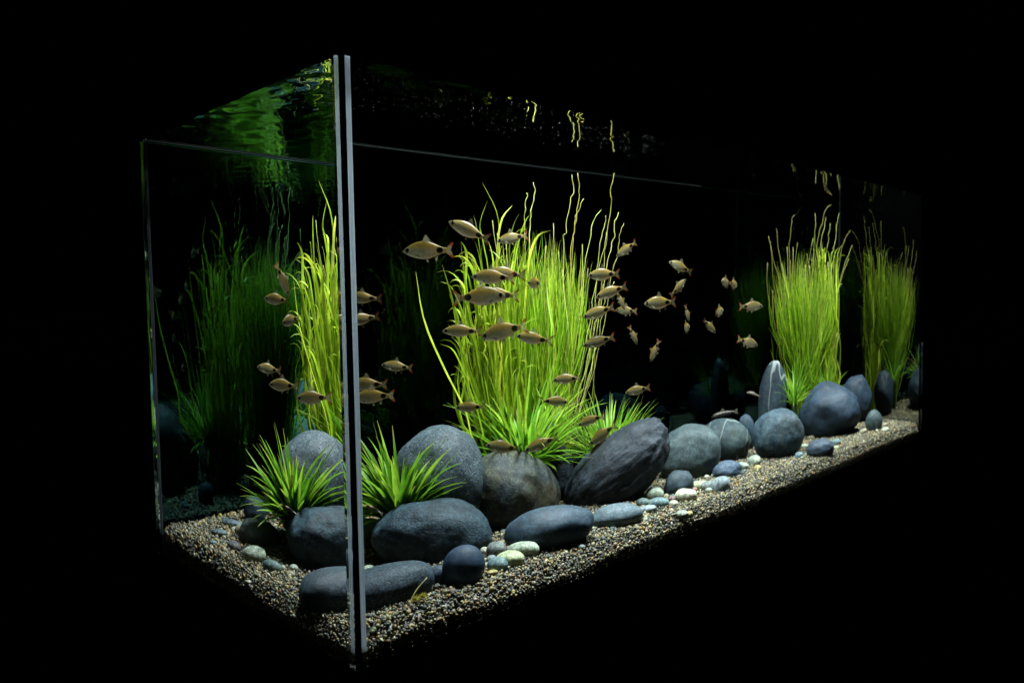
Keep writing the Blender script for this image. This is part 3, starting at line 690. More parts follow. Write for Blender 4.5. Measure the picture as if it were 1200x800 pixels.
STONE_BODIES = [(Vector(loc), Matrix.Rotation(yaw, 3, 'Z') @ Matrix.Rotation(-tilt, 3, 'Y'), abc) for loc, abc, yaw, tilt in STONES.values()]
def in_stone(p, grow=1.02):
    for loc, rot, abc in STONE_BODIES:
        q = rot.transposed() @ (p - loc)
        if (q.x / abc[0]) ** 2 + (q.y / abc[1]) ** 2 + (q.z / abc[2]) ** 2 < grow * grow: return True
    return False
PC = {'cream': ((0.48, 0.46, 0.34), (0.6, 0.57, 0.44)), 'grey': ((0.16, 0.18, 0.18), (0.22, 0.24, 0.24)), 'ochre': ((0.42, 0.34, 0.10), (0.55, 0.46, 0.2)),
      'palegreen': ((0.30, 0.35, 0.27), (0.40, 0.45, 0.36)), 'paleyellow': ((0.38, 0.42, 0.24), (0.48, 0.52, 0.32)), 'teal': ((0.11, 0.18, 0.20), (0.17, 0.25, 0.27)),
      'darkteal': ((0.07, 0.12, 0.12), (0.13, 0.19, 0.18)), 'paleblue': ((0.20, 0.25, 0.28), (0.28, 0.33, 0.36)), 'red': ((0.34, 0.16, 0.12), (0.42, 0.24, 0.2)),
      'redbrown': ((0.17, 0.11, 0.10), (0.24, 0.16, 0.15)), 'tan': ((0.30, 0.25, 0.16), (0.40, 0.34, 0.24)), 'mauve': ((0.15, 0.14, 0.15), (0.21, 0.19, 0.2)), 'slate': ((0.09, 0.12, 0.15), (0.13, 0.17, 0.20))}
PM = {k: stone_mat('pebble_' + k, a, b, 0.4, 60, 0.25) for k, (a, b) in PC.items()}
PL = [
 'small round cream pebble right of the dark blue round stone', 'round grey pebble behind the pale yellow one', 'tiny ochre pebble on top of the round grey pebble', 'long pale green pebble beside the slate oval stone',
 'flat pale yellow green pebble in the front pebble cluster', 'dark teal pebble right of the dark blue round stone', 'tiny pale blue pebble above the dark teal pebble', 'tiny cream pebble touching the dark teal pebble',
 'tiny red pebble at the left tip of the long pale green pebble', 'small pale green pebble right behind the near glass corner',
 'pale green pebble standing left of the small plain grey stone', 'teal oval pebble below the pale green standing pebble', 'dark teal pebble at the foot of the black layered boulder', 'flat blue grey pebble below the dark teal one',
 'tiny tan pebble left of the small plain grey stone', 'red brown pebble at the foot of the small plain grey stone', 'large cream pebble in the middle of the gravel strip', 'small cream pebble left of the large cream one',
 'low greenish pebble below the large cream pebble', 'tiny yellow ochre pebble right below the large cream pebble', 'tiny red pebble beside the pale yellow pebble', 'pale yellow pebble between the plain grey stone and the pale blue pebble',
 'small grey pebble left of the round pale blue pebble', 'round pale blue pebble in front of the lavender stone', 'tiny pale green pebble below the small grey one', 'flat pale green pebble right of the lavender stone',
 'rounder pale green pebble left of the mottled blue boulder', 'small ochre pebble under the rounder pale green pebble', 'small teal pebble left of the purplish stone', 'narrow pale green pebble behind the small teal pebble',
 'thin tan pebble behind the purplish stone', 'teal pebble right of the purplish stone', 'tiny pale yellow pebble right of the purplish stone', 'tan pebble at the left foot of the pale egg stone',
 'cream pebble right of the pale egg stone', 'tiny tan pebble in the far gravel right of the pale egg stone',
 'round pale green pebble seen through the side glass', 'dark teal pebble seen through the side glass right of the pale green one', 'tiny cream pebble near the foot of the teal boulder', 'tan pebble between the dark teal pebble and the capsule stone',
 'mauve pebble left of the brownish grey egg stone', 'flat slate pebble on the gravel by the side glass', 'longer flat slate pebble farthest back on the left gravel', 'tiny cream pebble on the left gravel above the mauve one',
 'tan pebble against the left of the brownish grey egg stone', 'tiny cream pebble nearest the side glass', 'tiny teal pebble leftmost on the side gravel', 'small slate pebble against the dark blue round stone']
for i, (k, loc, abc, yaw) in enumerate(PEBBLES):
    o = make_stone('pebble', loc, abc, yaw + random.uniform(-0.2, 0.2), random.uniform(-0.12, 0.12), PM[k], 50 + i, 3, 2.3, 0.10, 0.01)
    tag(o, PL[i], 'pebble', 'small pebbles on the gravel')
keys = sorted(PM); used_ = set()
PW = {'cream': 'cream', 'grey': 'grey', 'ochre': 'ochre', 'palegreen': 'pale green', 'paleyellow': 'pale yellow', 'teal': 'teal', 'darkteal': 'dark teal', 'paleblue': 'pale blue', 'red': 'reddish', 'redbrown': 'red brown', 'tan': 'tan', 'mauve': 'mauve', 'slate': 'slate'}
SHORT = {'capsule': 'long capsule shaped stone', 'bluedisc': 'round dark blue stone', 'flatoval': 'slate oval stone', 'paleoval': 'pale oval stone', 'slant': 'black layered boulder', 'greengrey': 'green grey boulder', 'veined': 'veined boulder',
         'bluegrey': 'mottled blue boulder', 'bigdark': 'large dark blue boulder', 'purple': 'purplish stone', 'paleegg': 'pale egg stone', 'greyegg': 'plain grey stone', 'lavender': 'lavender stone', 'teal': 'blotched teal boulder', 'brown': 'brown stained boulder', 'eggleft': 'brownish egg stone'}
for i in range(46):
    for _ in range(60):
        x = random.uniform(0.10, 1.40); y = random.uniform(0.035, 0.20); r_ = random.uniform(0.0032, 0.0062)
        c_ = Vector((x, y, bz(x, y) + r_ * 0.3))
        near = [(c_ - b[0]).length < max(b[2]) + 0.03 for b in STONE_BODIES]
        if any(near) and not in_stone(c_, 1.12): break
    best = SHORT[min(SHORT, key=lambda q: (Vector(STONES[q][0]) - c_).length - max(STONES[q][1]))]
    free = [q for q in keys if (q, best) not in used_] or keys
    pk = random.choice(free); used_.add((pk, best))
    o = make_stone('pebble', tuple(c_), (r_ * random.uniform(1, 1.4), r_, r_ * random.uniform(0.55, 0.8)), random.uniform(0, 3.1), 0, PM[pk], 120 + i, 3, 2.0, 0.12, 0.01)
    tag(o, 'tiny loose %s pebble nearest the %s' % (PW[pk], best), 'pebble', 'tiny loose pebbles')

# ------------------------------------------------------------------ plants
def spline(pts, n_):
    """Catmull-Rom through pts, n_ + 1 samples."""
    P = [Vector(p) for p in pts]
    P = [P[0] * 2 - P[1]] + P + [P[-1] * 2 - P[-2]]
    segs = len(P) - 3
    out = []
    for i in range(n_ + 1):
        t = i / n_ * segs; k = min(int(t), segs - 1); t -= k
        a, b, c, d = P[k:k + 4]
        out.append(0.5 * ((2 * b) + (c - a) * t + (2 * a - 5 * b + 4 * c - d) * t * t + (3 * b - a - 3 * c + d) * t ** 3))
    return out
def ribbon(path, width, side=None, fold=0.25, taper=0.6, base=0.7, twist=0.0):
    """Verts and faces of a leaf blade: three verts a row, folded along its midrib, tapering to a point."""
    n_ = len(path) - 1
    vv, ff = [], []
    if side is None:
        a = random.uniform(0, 6.28); side = Vector((math.cos(a), math.sin(a), 0))
    for i, p in enumerate(path):
        t = i / n_
        tan = (path[min(i + 1, n_)] - path[max(i - 1, 0)]).normalized()
        s = side - tan * side.dot(tan)
        s = s.normalized() if s.length > 1e-4 else tan.orthogonal().normalized()
        if twist: s = Matrix.Rotation(twist * t, 3, tan) @ s
        nrm = tan.cross(s)
        w = width * 0.5 * (base + (1 - base) * min(1, t / 0.25)) * (1.0 if t < taper else max(0.04, (1 - t) / (1 - taper)) ** 0.85)
        vv += [p - s * w + nrm * w * fold, p, p + s * w + nrm * w * fold]
    for i in range(n_):
        a = 3 * i
        ff += [(a, a + 1, a + 4, a + 3), (a + 1, a + 2, a + 5, a + 4)]
    return vv, ff
def tube(path, r0, r1, n_=5):
    vv, ff = [], []
    k = len(path) - 1
    for i, p in enumerate(path):
        tan = (path[min(i + 1, k)] - path[max(i - 1, 0)]).normalized()
        s = tan.orthogonal().normalized(); q = tan.cross(s)
        r_ = r0 + (r1 - r0) * i / k
        vv += [p + (s * math.cos(6.2832 * j / n_) + q * math.sin(6.2832 * j / n_)) * r_ for j in range(n_)]
    for i in range(k):
        for j in range(n_):
            a, b = i * n_ + j, i * n_ + (j + 1) % n_
            ff.append((a, b, b + n_, a + n_))
    ff.append(tuple(range(n_))[::-1]); ff.append(tuple(k * n_ + j for j in range(n_)))
    return vv, ff
def add_part(name, vv, ff, mat, root):
    L = root.location
    o = mesh_obj(name, [Vector(q) - L for q in vv], ff, mat, root)
    if name == 'leaf':
        k = len(vv) // 3
        o.data.attributes.new('along', 'FLOAT', 'POINT').data.foreach_set('value', [i / (k - 1) for i in range(k) for _ in range(3)])
    return o

def leaf_path(base, az, elev, length, droop, n_=9):
    """A leaf that leaves its base at elev (radians) and bends outwards and down."""
    p = Vector(base); pts = [p.copy()]
    e = elev
    for i in range(n_):
        t = (i + 1) / n_
        e = elev - droop * t ** 1.6
        p = p + Vector((math.cos(az) * math.cos(e), math.sin(az) * math.cos(e), math.sin(e))) * (length / n_)
        pts.append(p.copy())
    return pts
def inside(p, m_=0.004):
    p.x = min(max(p.x, T + m_), WID - T - m_); p.y = min(max(p.y, T + m_), DEP - T - m_)
    p.z = min(p.z, HGT - 0.012)
    return p
def rosette(label, base, n_, lmin, lmax, wmin, wmax, e0=0.5, e1=1.45, droop=(0.2, 0.9), spread=0.012, az0=0, az1=6.283):
    root = tag(empty('rosette_plant', base), label, 'plant', 'grassy rosette plants among the stones')
    foot = Vector((base[0], base[1], bz(base[0], base[1]) - 0.004))
    vv, ff = tube(spline([foot, foot.lerp(Vector(base), 0.5) + Vector((0.002, -0.001, 0)), Vector(base)], 6), 0.007, 0.010, 8)
    add_part('rhizome', vv, ff, M_RHIZ, root)
    made = tries = 0
    while made < n_ and tries < 12 * n_:
        tries += 1
        az = random.uniform(az0, az1); el = random.uniform(e0, e1)
        b = Vector(base) + Vector((math.cos(az), math.sin(az), 0)) * random.uniform(0, spread)
        L = random.uniform(lmin, lmax) * (0.75 + 0.25 * math.sin(el))
        pth = [inside(q) for q in leaf_path(b, az, el, L, random.uniform(*droop))]
        if any(in_stone(q) for q in pth): continue
        made += 1
        sd = Vector((-math.sin(az), math.cos(az), 0))
        vv, ff = ribbon(pth, random.uniform(wmin, wmax), sd, fold=0.35, taper=0.45, base=0.6, twist=random.uniform(-0.6, 0.6))
        add_part('leaf', vv, ff, M_ROSETTE, root)
    return root
rosette('bright green rosette plant by the near corner, behind the teal boulder', (0.172, 0.250, 0.066), 130, 0.070, 0.128, 0.0058, 0.0095, 0.42, 1.5, (0.1, 0.9))
rosette('wide green rosette plant at the foot of the tall grass', (0.400, 0.285, 0.098), 180, 0.085, 0.165, 0.0048, 0.0080, 0.10, 1.4, (0.1, 0.9), 0.03)
rosette('fine leaved green clump behind the black layered boulder', (0.572, 0.285, 0.092), 200, 0.060, 0.108, 0.0026, 0.0044, 0.15, 1.35, (0.1, 0.6), 0.045)
rosette('small green rosette in front of the far grass', (1.168, 0.322, 0.102), 60, 0.06, 0.115, 0.003, 0.0055, 0.2, 1.5, (0.1, 0.8), 0.02)
rosette('small green tuft between the dark boulders in the far corner', (1.330, 0.345, 0.112), 42, 0.06, 0.10, 0.0025, 0.004, 0.3, 1.5, (0.1, 0.6), 0.02)

# the tall broad-bladed grass
root = tag(empty('tall_grass_plant', (0.398, 0.345, BED)), 'tall yellow green grass with ribbon leaves curling at their tips', 'plant')
def lean_path(base, top, bow, n_=9, wave=0.0):
    b, t_ = Vector(base), Vector(top)
    mid1 = b.lerp(t_, 0.35) + Vector((-(t_.x - b.x) * 0.22 + random.gauss(0, bow), -(t_.y - b.y) * 0.22 + random.gauss(0, bow), 0))
    mid2 = b.lerp(t_, 0.7) + Vector((random.gauss(0, bow * 1.4), random.gauss(0, bow * 1.4), 0))
    pts = spline([b, mid1, mid2, t_], n_)
    if wave:
        ph = random.uniform(0, 6.28); k = random.uniform(9, 14)
        for i, p in enumerate(pts):
            w = wave * (i / n_)
            p.x += w * math.sin(ph + k * i / n_); p.y += w * math.cos(ph * 1.3 + k * i / n_)
    return [inside(p) for p in pts]
for pth in TALL_BLADES:
    vv, ff = ribbon(spline([root.location + Vector((random.gauss(0, .01), random.gauss(0, .01), 0))] + pth, 16), random.uniform(0.0028, 0.004), None, 0.2, 0.75, 0.8, random.uniform(-1.2, 1.2))
    add_part('leaf', vv, ff, M_TALL, root)
def tall_leaves(root, n_, rx, ry, h0, h1):
  for i in range(n_):
    a = random.uniform(0, 6.28); rr = random.uniform(0, 1) ** 0.6
    top = root.location + Vector((math.cos(a) * rr * rx - 0.012, math.sin(a) * rr * ry, random.uniform(h0, h1)))
    pth = lean_path(root.location + Vector((math.cos(a) * rr * 0.028, math.sin(a) * rr * 0.025, 0)), top, 0.008, 11)
    # the last stretch arches over, more on some leaves than on others
    d = (pth[-1] - pth[-3]).normalized(); az = math.atan2(top.y - root.location.y + random.gauss(0, 0.03), top.x - root.location.x + random.gauss(0, 0.03))
    el = math.asin(max(-1, min(1, d.z)))
    pth += [inside(q) for q in leaf_path(pth[-1], az, min(el, 1.45), random.uniform(0.02, 0.06), random.choice((0.3, 0.6, 1.0, 1.6, 2.2)), 6)[1:]]
    vv, ff = ribbon(pth, random.uniform(0.0026, 0.0046), None, 0.2, 0.7, 0.8, random.uniform(-1.5, 1.5))
    add_part('leaf', vv, ff, M_TALL, root)

tall_leaves(root, 110, 0.055, 0.050, 0.15, 0.39)
root = tag(empty('tall_grass_plant', (1.398, 0.408, BED)), 'yellow green ribbon leaved grass in the far back corner behind the fine bush', 'plant')
tall_leaves(root, 100, 0.052, 0.034, 0.14, 0.39)
def fine_grass(label, base, n_, r_base, r_top, h0, h1, lean=(0, 0), stems=(), extra=0, squash=1.0):
    root = tag(empty('fine_grass_plant', base), label, 'plant')
    V, F, TT, AL = [], [], [], []
    for i in range(n_):
        a = random.uniform(0, 6.28); rr = random.random() ** 0.55
        h = random.uniform(h0, h1) * (1.0 - 0.14 * rr * rr)
        if random.random() < 0.2: h *= random.uniform(0.55, 0.9)
        b = Vector(base) + Vector((math.cos(a) * rr * r_base, math.sin(a) * rr * r_base * squash, 0))
        t_ = Vector(base) + Vector((math.cos(a) * rr * r_top + lean[0], math.sin(a) * rr * r_top * squash + lean[1], h))
        pth = lean_path(b, t_ + Vector((random.gauss(0, 0.012), random.gauss(0, 0.008), 0)), 0.009, 9, 0.0025)
        vv, ff = ribbon(pth, random.uniform(0.0013, 0.0027), None, 0.15, 0.8, 0.9, random.uniform(-1, 1))
        k = len(V); V += vv; F += [tuple(q + k for q in f_) for f_ in ff]; TT += [random.random()] * len(vv); AL += [q / 9 for q in range(10) for _ in range(3)]
    o = add_part('blades', V, F, M_HAIR, root)
    o['kind'] = 'stuff'
    at_ = o.data.attributes.new('tint', 'FLOAT', 'POINT'); at_.data.foreach_set('value', TT)
    o.data.attributes.new('along', 'FLOAT', 'POINT').data.foreach_set('value', AL)
    L = Vector(base)
    for pth in stems:
        p = spline([tuple(L + (Vector(pth[0]) - L) * 0.15)] + [tuple(q) for q in pth], 30)
        ph = random.uniform(0, 50)
        p = [q + Vector((noise.noise((ph, 0, i * 0.45)), noise.noise((0, ph, i * 0.45)), 0)) * 0.0034 * min(1, i / 6) for i, q in enumerate(p)]
        vv, ff = tube(p, 0.0007, 0.0005); add_part('stem', vv, ff, M_STEM, root)
    for i in range(extra):
        a = random.uniform(0, 6.28)
        t_ = L + Vector((math.cos(a) * r_top * 1.05 + lean[0], math.sin(a) * r_top * squash + lean[1], random.uniform(h0, h1 + 0.02)))
        p = lean_path(L + Vector((math.cos(a), math.sin(a), 0)) * r_base * 0.8, t_, 0.01, 18, 0.003)
        vv, ff = tube(p, 0.0007, 0.0005); add_part('stem', vv, ff, M_STEM, root)
    return root
fine_grass('dense bright bush of hair fine grass with pale stems in the tank centre', (0.488, 0.372, BED), 640, 0.050, 0.090, 0.33, 0.41, (0.010, 0), STEMS, 12, 0.55)
fine_grass('far dense bush of fine grass with brown stems near the right end', (1.287, 0.402, BED), 560, 0.018, 0.125, 0.33, 0.405, (-0.004, 0), FAR_STEMS, 16, 0.5)

# yellow algae tuft and dry stalk by the capsule stone
base = (0.0905, 0.0360, bz(.0905, .036) + 0.001)
root = tag(empty('algae_tuft', base), 'fuzzy yellow algae tuft with a dry stalk beside the capsule stone', 'algae')
V, F, TT = [], [], []
for i in range(260):
    cx = random.choice((-0.0045, 0.0035)); az = random.uniform(0, 6.28); el = random.uniform(0.1, 1.5)
    b = Vector(base) + Vector((cx * 1.2, random.gauss(0, 0.001), 0.003))
    pth = leaf_path(b, az, el, random.uniform(0.004, 0.0075), random.uniform(-0.5, 0.9), 4)
    vv, ff = ribbon(pth, 0.0006, None, 0.2, 0.6); k = len(V); V += vv; F += [tuple(q + k for q in f_) for f_ in ff]; TT += [random.random()] * len(vv)
o = add_part('filaments', V, F, M_ALGAE, root); o['kind'] = 'stuff'
at_ = o.data.attributes.new('tint', 'FLOAT', 'POINT'); at_.data.foreach_set('value', TT)
vv, ff = tube(spline([Vector(base) + Vector((-0.012, 0.004, -0.002)), Vector(base) + Vector((-0.002, 0.006, 0.010)), Vector(base) + Vector((0.012, 0.004, 0.021))], 8), 0.0010, 0.0006)
add_part('stalk', vv, ff, M_DEADSTEM, root)

# ------------------------------------------------------------------ fish
def barb_mat():
    mt, n, l, out = new_mat('barb_skin')
    tc = n.new('ShaderNodeTexCoord'); sp = n.new('ShaderNodeSeparateXYZ')
    l.new(tc.outputs['Object'], sp.inputs[0])
    mr = n.new('ShaderNodeMapRange'); mr.inputs[1].default_value = -0.15; mr.inputs[2].default_value = 0.16
    l.new(sp.outputs['Z'], mr.inputs[0])
    rp = n.new('ShaderNodeValToRGB'); ramp_set(rp, [(0.0, (0.27, 0.20, 0.10)), (0.25, (0.25, 0.225, 0.155)), (0.52, (0.22, 0.215, 0.135)), (0.72, (0.28, 0.20, 0.045)), (0.9, (0.15, 0.10, 0.018)), (1.0, (0.06, 0.04, 0.012))])
    l.new(mr.outputs[0], rp.inputs[0])
    # scales
    mp = n.new('ShaderNodeMapping'); mp.inputs['Scale'].default_value = (34, 1, 44)
    l.new(tc.outputs['Object'], mp.inputs[0])
    vo = n.new('ShaderNodeTexVoronoi'); vo.inputs['Scale'].default_value = 1.0
    l.new(mp.outputs[0], vo.inputs['Vector'])
    sr = n.new('ShaderNodeValToRGB'); ramp_set(sr, [(0.2, (1.1, 1.1, 1.1)), (0.75, (0.72, 0.72, 0.70))])
    l.new(vo.outputs['Distance'], sr.inputs[0])
    mul = n.new('ShaderNodeMix'); mul.data_type = 'RGBA'; mul.blend_type = 'MULTIPLY'; mul.inputs[0].default_value = 1.0
    l.new(rp.outputs[0], mul.inputs[6]); l.new(sr.outputs[0], mul.inputs[7])
    # warm blush to the rear
    mr2 = n.new('ShaderNodeMapRange'); mr2.inputs[1].default_value = 0.1; mr2.inputs[2].default_value = -0.3; mr2.inputs[4].default_value = 0.55
    l.new(sp.outputs['X'], mr2.inputs[0])
    bl = n.new('ShaderNodeMix'); bl.data_type = 'RGBA'; bl.inputs[7].default_value = (0.34, 0.19, 0.035, 1)
    l.new(mr2.outputs[0], bl.inputs[0]); l.new(mul.outputs[2], bl.inputs[6])
    # the black spot before the tail
    mp2 = n.new('ShaderNodeMapping'); mp2.inputs['Location'].default_value = (0.215 * 1.0, 0, -0.008); mp2.inputs['Scale'].default_value = (1, 0, 1.35)
    l.new(tc.outputs['Object'], mp2.inputs[0])
    ln = n.new('ShaderNodeVectorMath'); ln.operation = 'LENGTH'; l.new(mp2.outputs[0], ln.inputs[0])
    sr2 = n.new('ShaderNodeValToRGB'); ramp_set(sr2, [(0.056, (1, 1, 1)), (0.068, (0, 0, 0))])
    l.new(ln.outputs['Value'], sr2.inputs[0])
    dk = n.new('ShaderNodeMix'); dk.data_type = 'RGBA'; dk.inputs[7].default_value = (0.006, 0.005, 0.005, 1)
    l.new(sr2.outputs[0], dk.inputs[0]); l.new(bl.outputs[2], dk.inputs[6])
    p = n.new('ShaderNodeBsdfPrincipled'); p.inputs['Roughness'].default_value = 0.33; p.inputs['Specular IOR Level'].default_value = 0.4
    t = n.new('ShaderNodeBsdfTranslucent'); l.new(dk.outputs[2], t.inputs[0])
    l.new(dk.outputs[2], p.inputs['Base Color'])
    mx = n.new('ShaderNodeMixShader'); mx.inputs[0].default_value = 0.55
    l.new(p.outputs[0], mx.inputs[1]); l.new(t.outputs[0], mx.inputs[2])
    tr = n.new('ShaderNodeBsdfTransparent'); m3 = n.new('ShaderNodeMixShader'); m3.inputs[0].default_value = 0.14
    l.new(mx.outputs[0], m3.inputs[1]); l.new(tr.outputs[0], m3.inputs[2]); l.new(m3.outputs[0], out.inputs[0])
    return mt
def fin_mat(name, col, opac, tip=None):
    mt, n, l, out = new_mat(name)
    d = n.new('ShaderNodeBsdfDiffuse'); d.inputs[0].default_value = (*col, 1)
    t = n.new('ShaderNodeBsdfTranslucent'); t.inputs[0].default_value = (*col, 1)
    fac = None
    if tip:
        tc = n.new('ShaderNodeTexCoord'); sp = n.new('ShaderNodeSeparateXYZ'); l.new(tc.outputs['Object'], sp.inputs[0])
        ab = n.new('ShaderNodeMath'); ab.operation = 'ABSOLUTE'; l.new(sp.outputs['Z'], ab.inputs[0])
        rp = n.new('ShaderNodeValToRGB'); ramp_set(rp, [(0.05, col), (0.08, tip), (0.105, tip), (0.118, (0.01, 0.01, 0.01))])
        l.new(ab.outputs[0], rp.inputs[0]); l.new(rp.outputs[0], d.inputs[0]); l.new(rp.outputs[0], t.inputs[0])
        mr = n.new('ShaderNodeMapRange'); mr.inputs[1].default_value = 0.03; mr.inputs[2].default_value = 0.08; mr.inputs[3].default_value = opac; mr.inputs[4].default_value = 0.65
        l.new(ab.outputs[0], mr.inputs[0]); fac = mr.outputs[0]
    a = n.new('ShaderNodeMixShader'); l.new(d.outputs[0], a.inputs[1]); l.new(t.outputs[0], a.inputs[2])
    tr = n.new('ShaderNodeBsdfTransparent'); b = n.new('ShaderNodeMixShader'); b.inputs[0].default_value = opac
    if fac is not None: l.new(fac, b.inputs[0])
    l.new(tr.outputs[0], b.inputs[1]); l.new(a.outputs[0], b.inputs[2]); l.new(b.outputs[0], out.inputs[0])
    return mt
M_BARB = barb_mat()
M_FIN = fin_mat('clear_fin', (0.28, 0.25, 0.16), 0.36)
M_TAIL = fin_mat('tail_fin_with_red_tips', (0.25, 0.20, 0.10), 0.36, (0.26, 0.05, 0.015))
M_EYE = principled('fish_eye', (0.008, 0.008, 0.008), 0.1, 0.5)
M_IRIS = principled('fish_iris', (0.5, 0.42, 0.2), 0.3, 0.5)

TOPP = [(0.46, 0.0), (0.44, 0.018), (0.40, 0.045), (0.34, 0.078), (0.27, 0.108), (0.18, 0.135), (0.08, 0.146), (-0.02, 0.136), (-0.12, 0.104), (-0.20, 0.070), (-0.26, 0.048), (-0.31, 0.040), (-0.335, 0.040)]
BOTP = [(0.46, -0.004), (0.44, -0.020), (0.40, -0.042), (0.34, -0.066), (0.27, -0.088), (0.18, -0.110), (0.08, -0.122), (-0.02, -0.114), (-0.12, -0.086), (-0.20, -0.058), (-0.26, -0.042), (-0.31, -0.038), (-0.335, -0.038)]
def bend_pt(p, k):
    """Bend the fish sideways: the rear of the body swings to one side."""
    x, y, z = p
    if x < 0.12:
        d = 0.12 - x
        y += k * d * d
    return (x, y, z)
def fish_body(k, wid=0.5):
    vv, ff = [], []
    n_ = 14
    for i, ((x, zt), (_, zb)) in enumerate(zip(TOPP, BOTP)):
        cz, hz = (zt + zb) / 2, (zt - zb) / 2
        w = hz * wid * (1.0 if x > -0.1 else max(0.35, 1 + (x + 0.1) * 2.2))
        for j in range(n_):
            a = 2 * math.pi * j / n_
            vv.append(bend_pt((x, w * math.sin(a) * (1 - 0.12 * math.cos(a)), cz + hz * math.cos(a)), k))
    m_ = len(TOPP)
    for i in range(m_ - 1):
        for j in range(n_):
            a, b = i * n_ + j, i * n_ + (j + 1) % n_
            ff.append((a, a + n_, b + n_, b))
    ff.append(tuple(range(n_))); ff.append(tuple((m_ - 1) * n_ + j for j in range(n_ - 1, -1, -1)))
    return vv, ff
def plate(outline, k, th=0.004, y0=0.0, splay=0.0):
    """A thin fin from an outline in the fish's x-z plane, thinning to its edge; splay tilts it sideways."""
    cx = sum(p[0] for p in outline) / len(outline); cz = sum(p[1] for p in outline) / len(outline)
    n_ = len(outline)
    def pos(x, z, s):
        return bend_pt((x, y0 + s + splay * (abs(z - outline[0][1])), z), k)
    vv = [pos(x, z, 0.0006) for x, z in outline] + [pos(x, z, -0.0006) for x, z in outline] + [pos(cx, cz, th / 2), pos(cx, cz, -th / 2)]
    ff = []
    for i in range(n_):
        j = (i + 1) % n_
        ff += [(i, j, 2 * n_), (n_ + j, n_ + i, 2 * n_ + 1), (i, n_ + i, n_ + j, j)]
    return vv, ff
def small_sphere(c, r_, n_=8):
    vv, ff = [], []
    for i in range(n_ + 1):
        th = math.pi * i / n_
        for j in range(n_):
            a = 2 * math.pi * j / n_
            vv.append((c[0] + r_ * math.sin(th) * math.cos(a), c[1] + r_ * 0.55 * math.cos(th), c[2] + r_ * math.sin(th) * math.sin(a)))
    for i in range(n_):
        for j in range(n_):
            a, b = i * n_ + j, i * n_ + (j + 1) % n_
            ff.append((a, b, b + n_, a + n_))
    return vv, ff
def mesh_only(name, geo, mat, smooth=True):
    me = bpy.data.meshes.new(name); me.from_pydata(geo[0], [], geo[1])
    if smooth: me.polygons.foreach_set('use_smooth', [True] * len(me.polygons))
    me.materials.append(mat); me.update(); return me
TAILO = [(-0.325, 0.030), (-0.36, 0.052), (-0.42, 0.100), (-0.475, 0.125), (-0.485, 0.118), (-0.455, 0.070), (-0.415, 0.010), (-0.412, 0.0), (-0.415, -0.010), (-0.455, -0.070), (-0.485, -0.118), (-0.475, -0.125), (-0.42, -0.100), (-0.36, -0.052), (-0.325, -0.030)]
DORS = [(0.10, 0.138), (0.045, 0.225), (0.02, 0.235), (-0.005, 0.200), (-0.035, 0.165), (-0.06, 0.118)]
ANAL = [(-0.10, -0.088), (-0.135, -0.150), (-0.155, -0.155), (-0.17, -0.110), (-0.195, -0.055)]
PELV = [(0.06, -0.112), (0.025, -0.165), (0.0, -0.172), (0.0, -0.135), (0.02, -0.110)]
PECT = [(0.255, -0.035), (0.19, -0.085), (0.155, -0.095), (0.16, -0.065), (0.20, -0.035)]
FISH_SET = []
for k in (-0.5, 0.0, 0.45, 0.2, -0.2, 0.75):
    e1 = small_sphere((0.372, 0.030, 0.018), 0.032); e2 = small_sphere((0.372, -0.030, 0.018), 0.032)
    FISH_SET.append([('body', mesh_only('barb_body', fish_body(k), M_BARB)), ('tail_fin', mesh_only('barb_tail', plate(TAILO, k), M_TAIL, False)),
        ('dorsal_fin', mesh_only('barb_dorsal', plate(DORS, k), M_FIN, False)), ('anal_fin', mesh_only('barb_anal', plate(ANAL, k), M_FIN, False)),
        ('pelvic_fin', mesh_only('barb_pelvic', plate(PELV, k, 0.003, 0.02, 0.35), M_FIN, False)), ('pelvic_fin', mesh_only('barb_pelvic_far', plate(PELV, k, 0.003, -0.02, -0.35), M_FIN, False)),
        ('pectoral_fin', mesh_only('barb_pectoral', plate(PECT, k, 0.003, 0.045, 0.5), M_FIN, False)), ('pectoral_fin', mesh_only('barb_pectoral_far', plate(PECT, k, 0.003, -0.045, -0.5), M_FIN, False)),
        ('eye', mesh_only('barb_eye', e1, M_EYE)), ('eye', mesh_only('barb_eye_far', e2, M_EYE))])
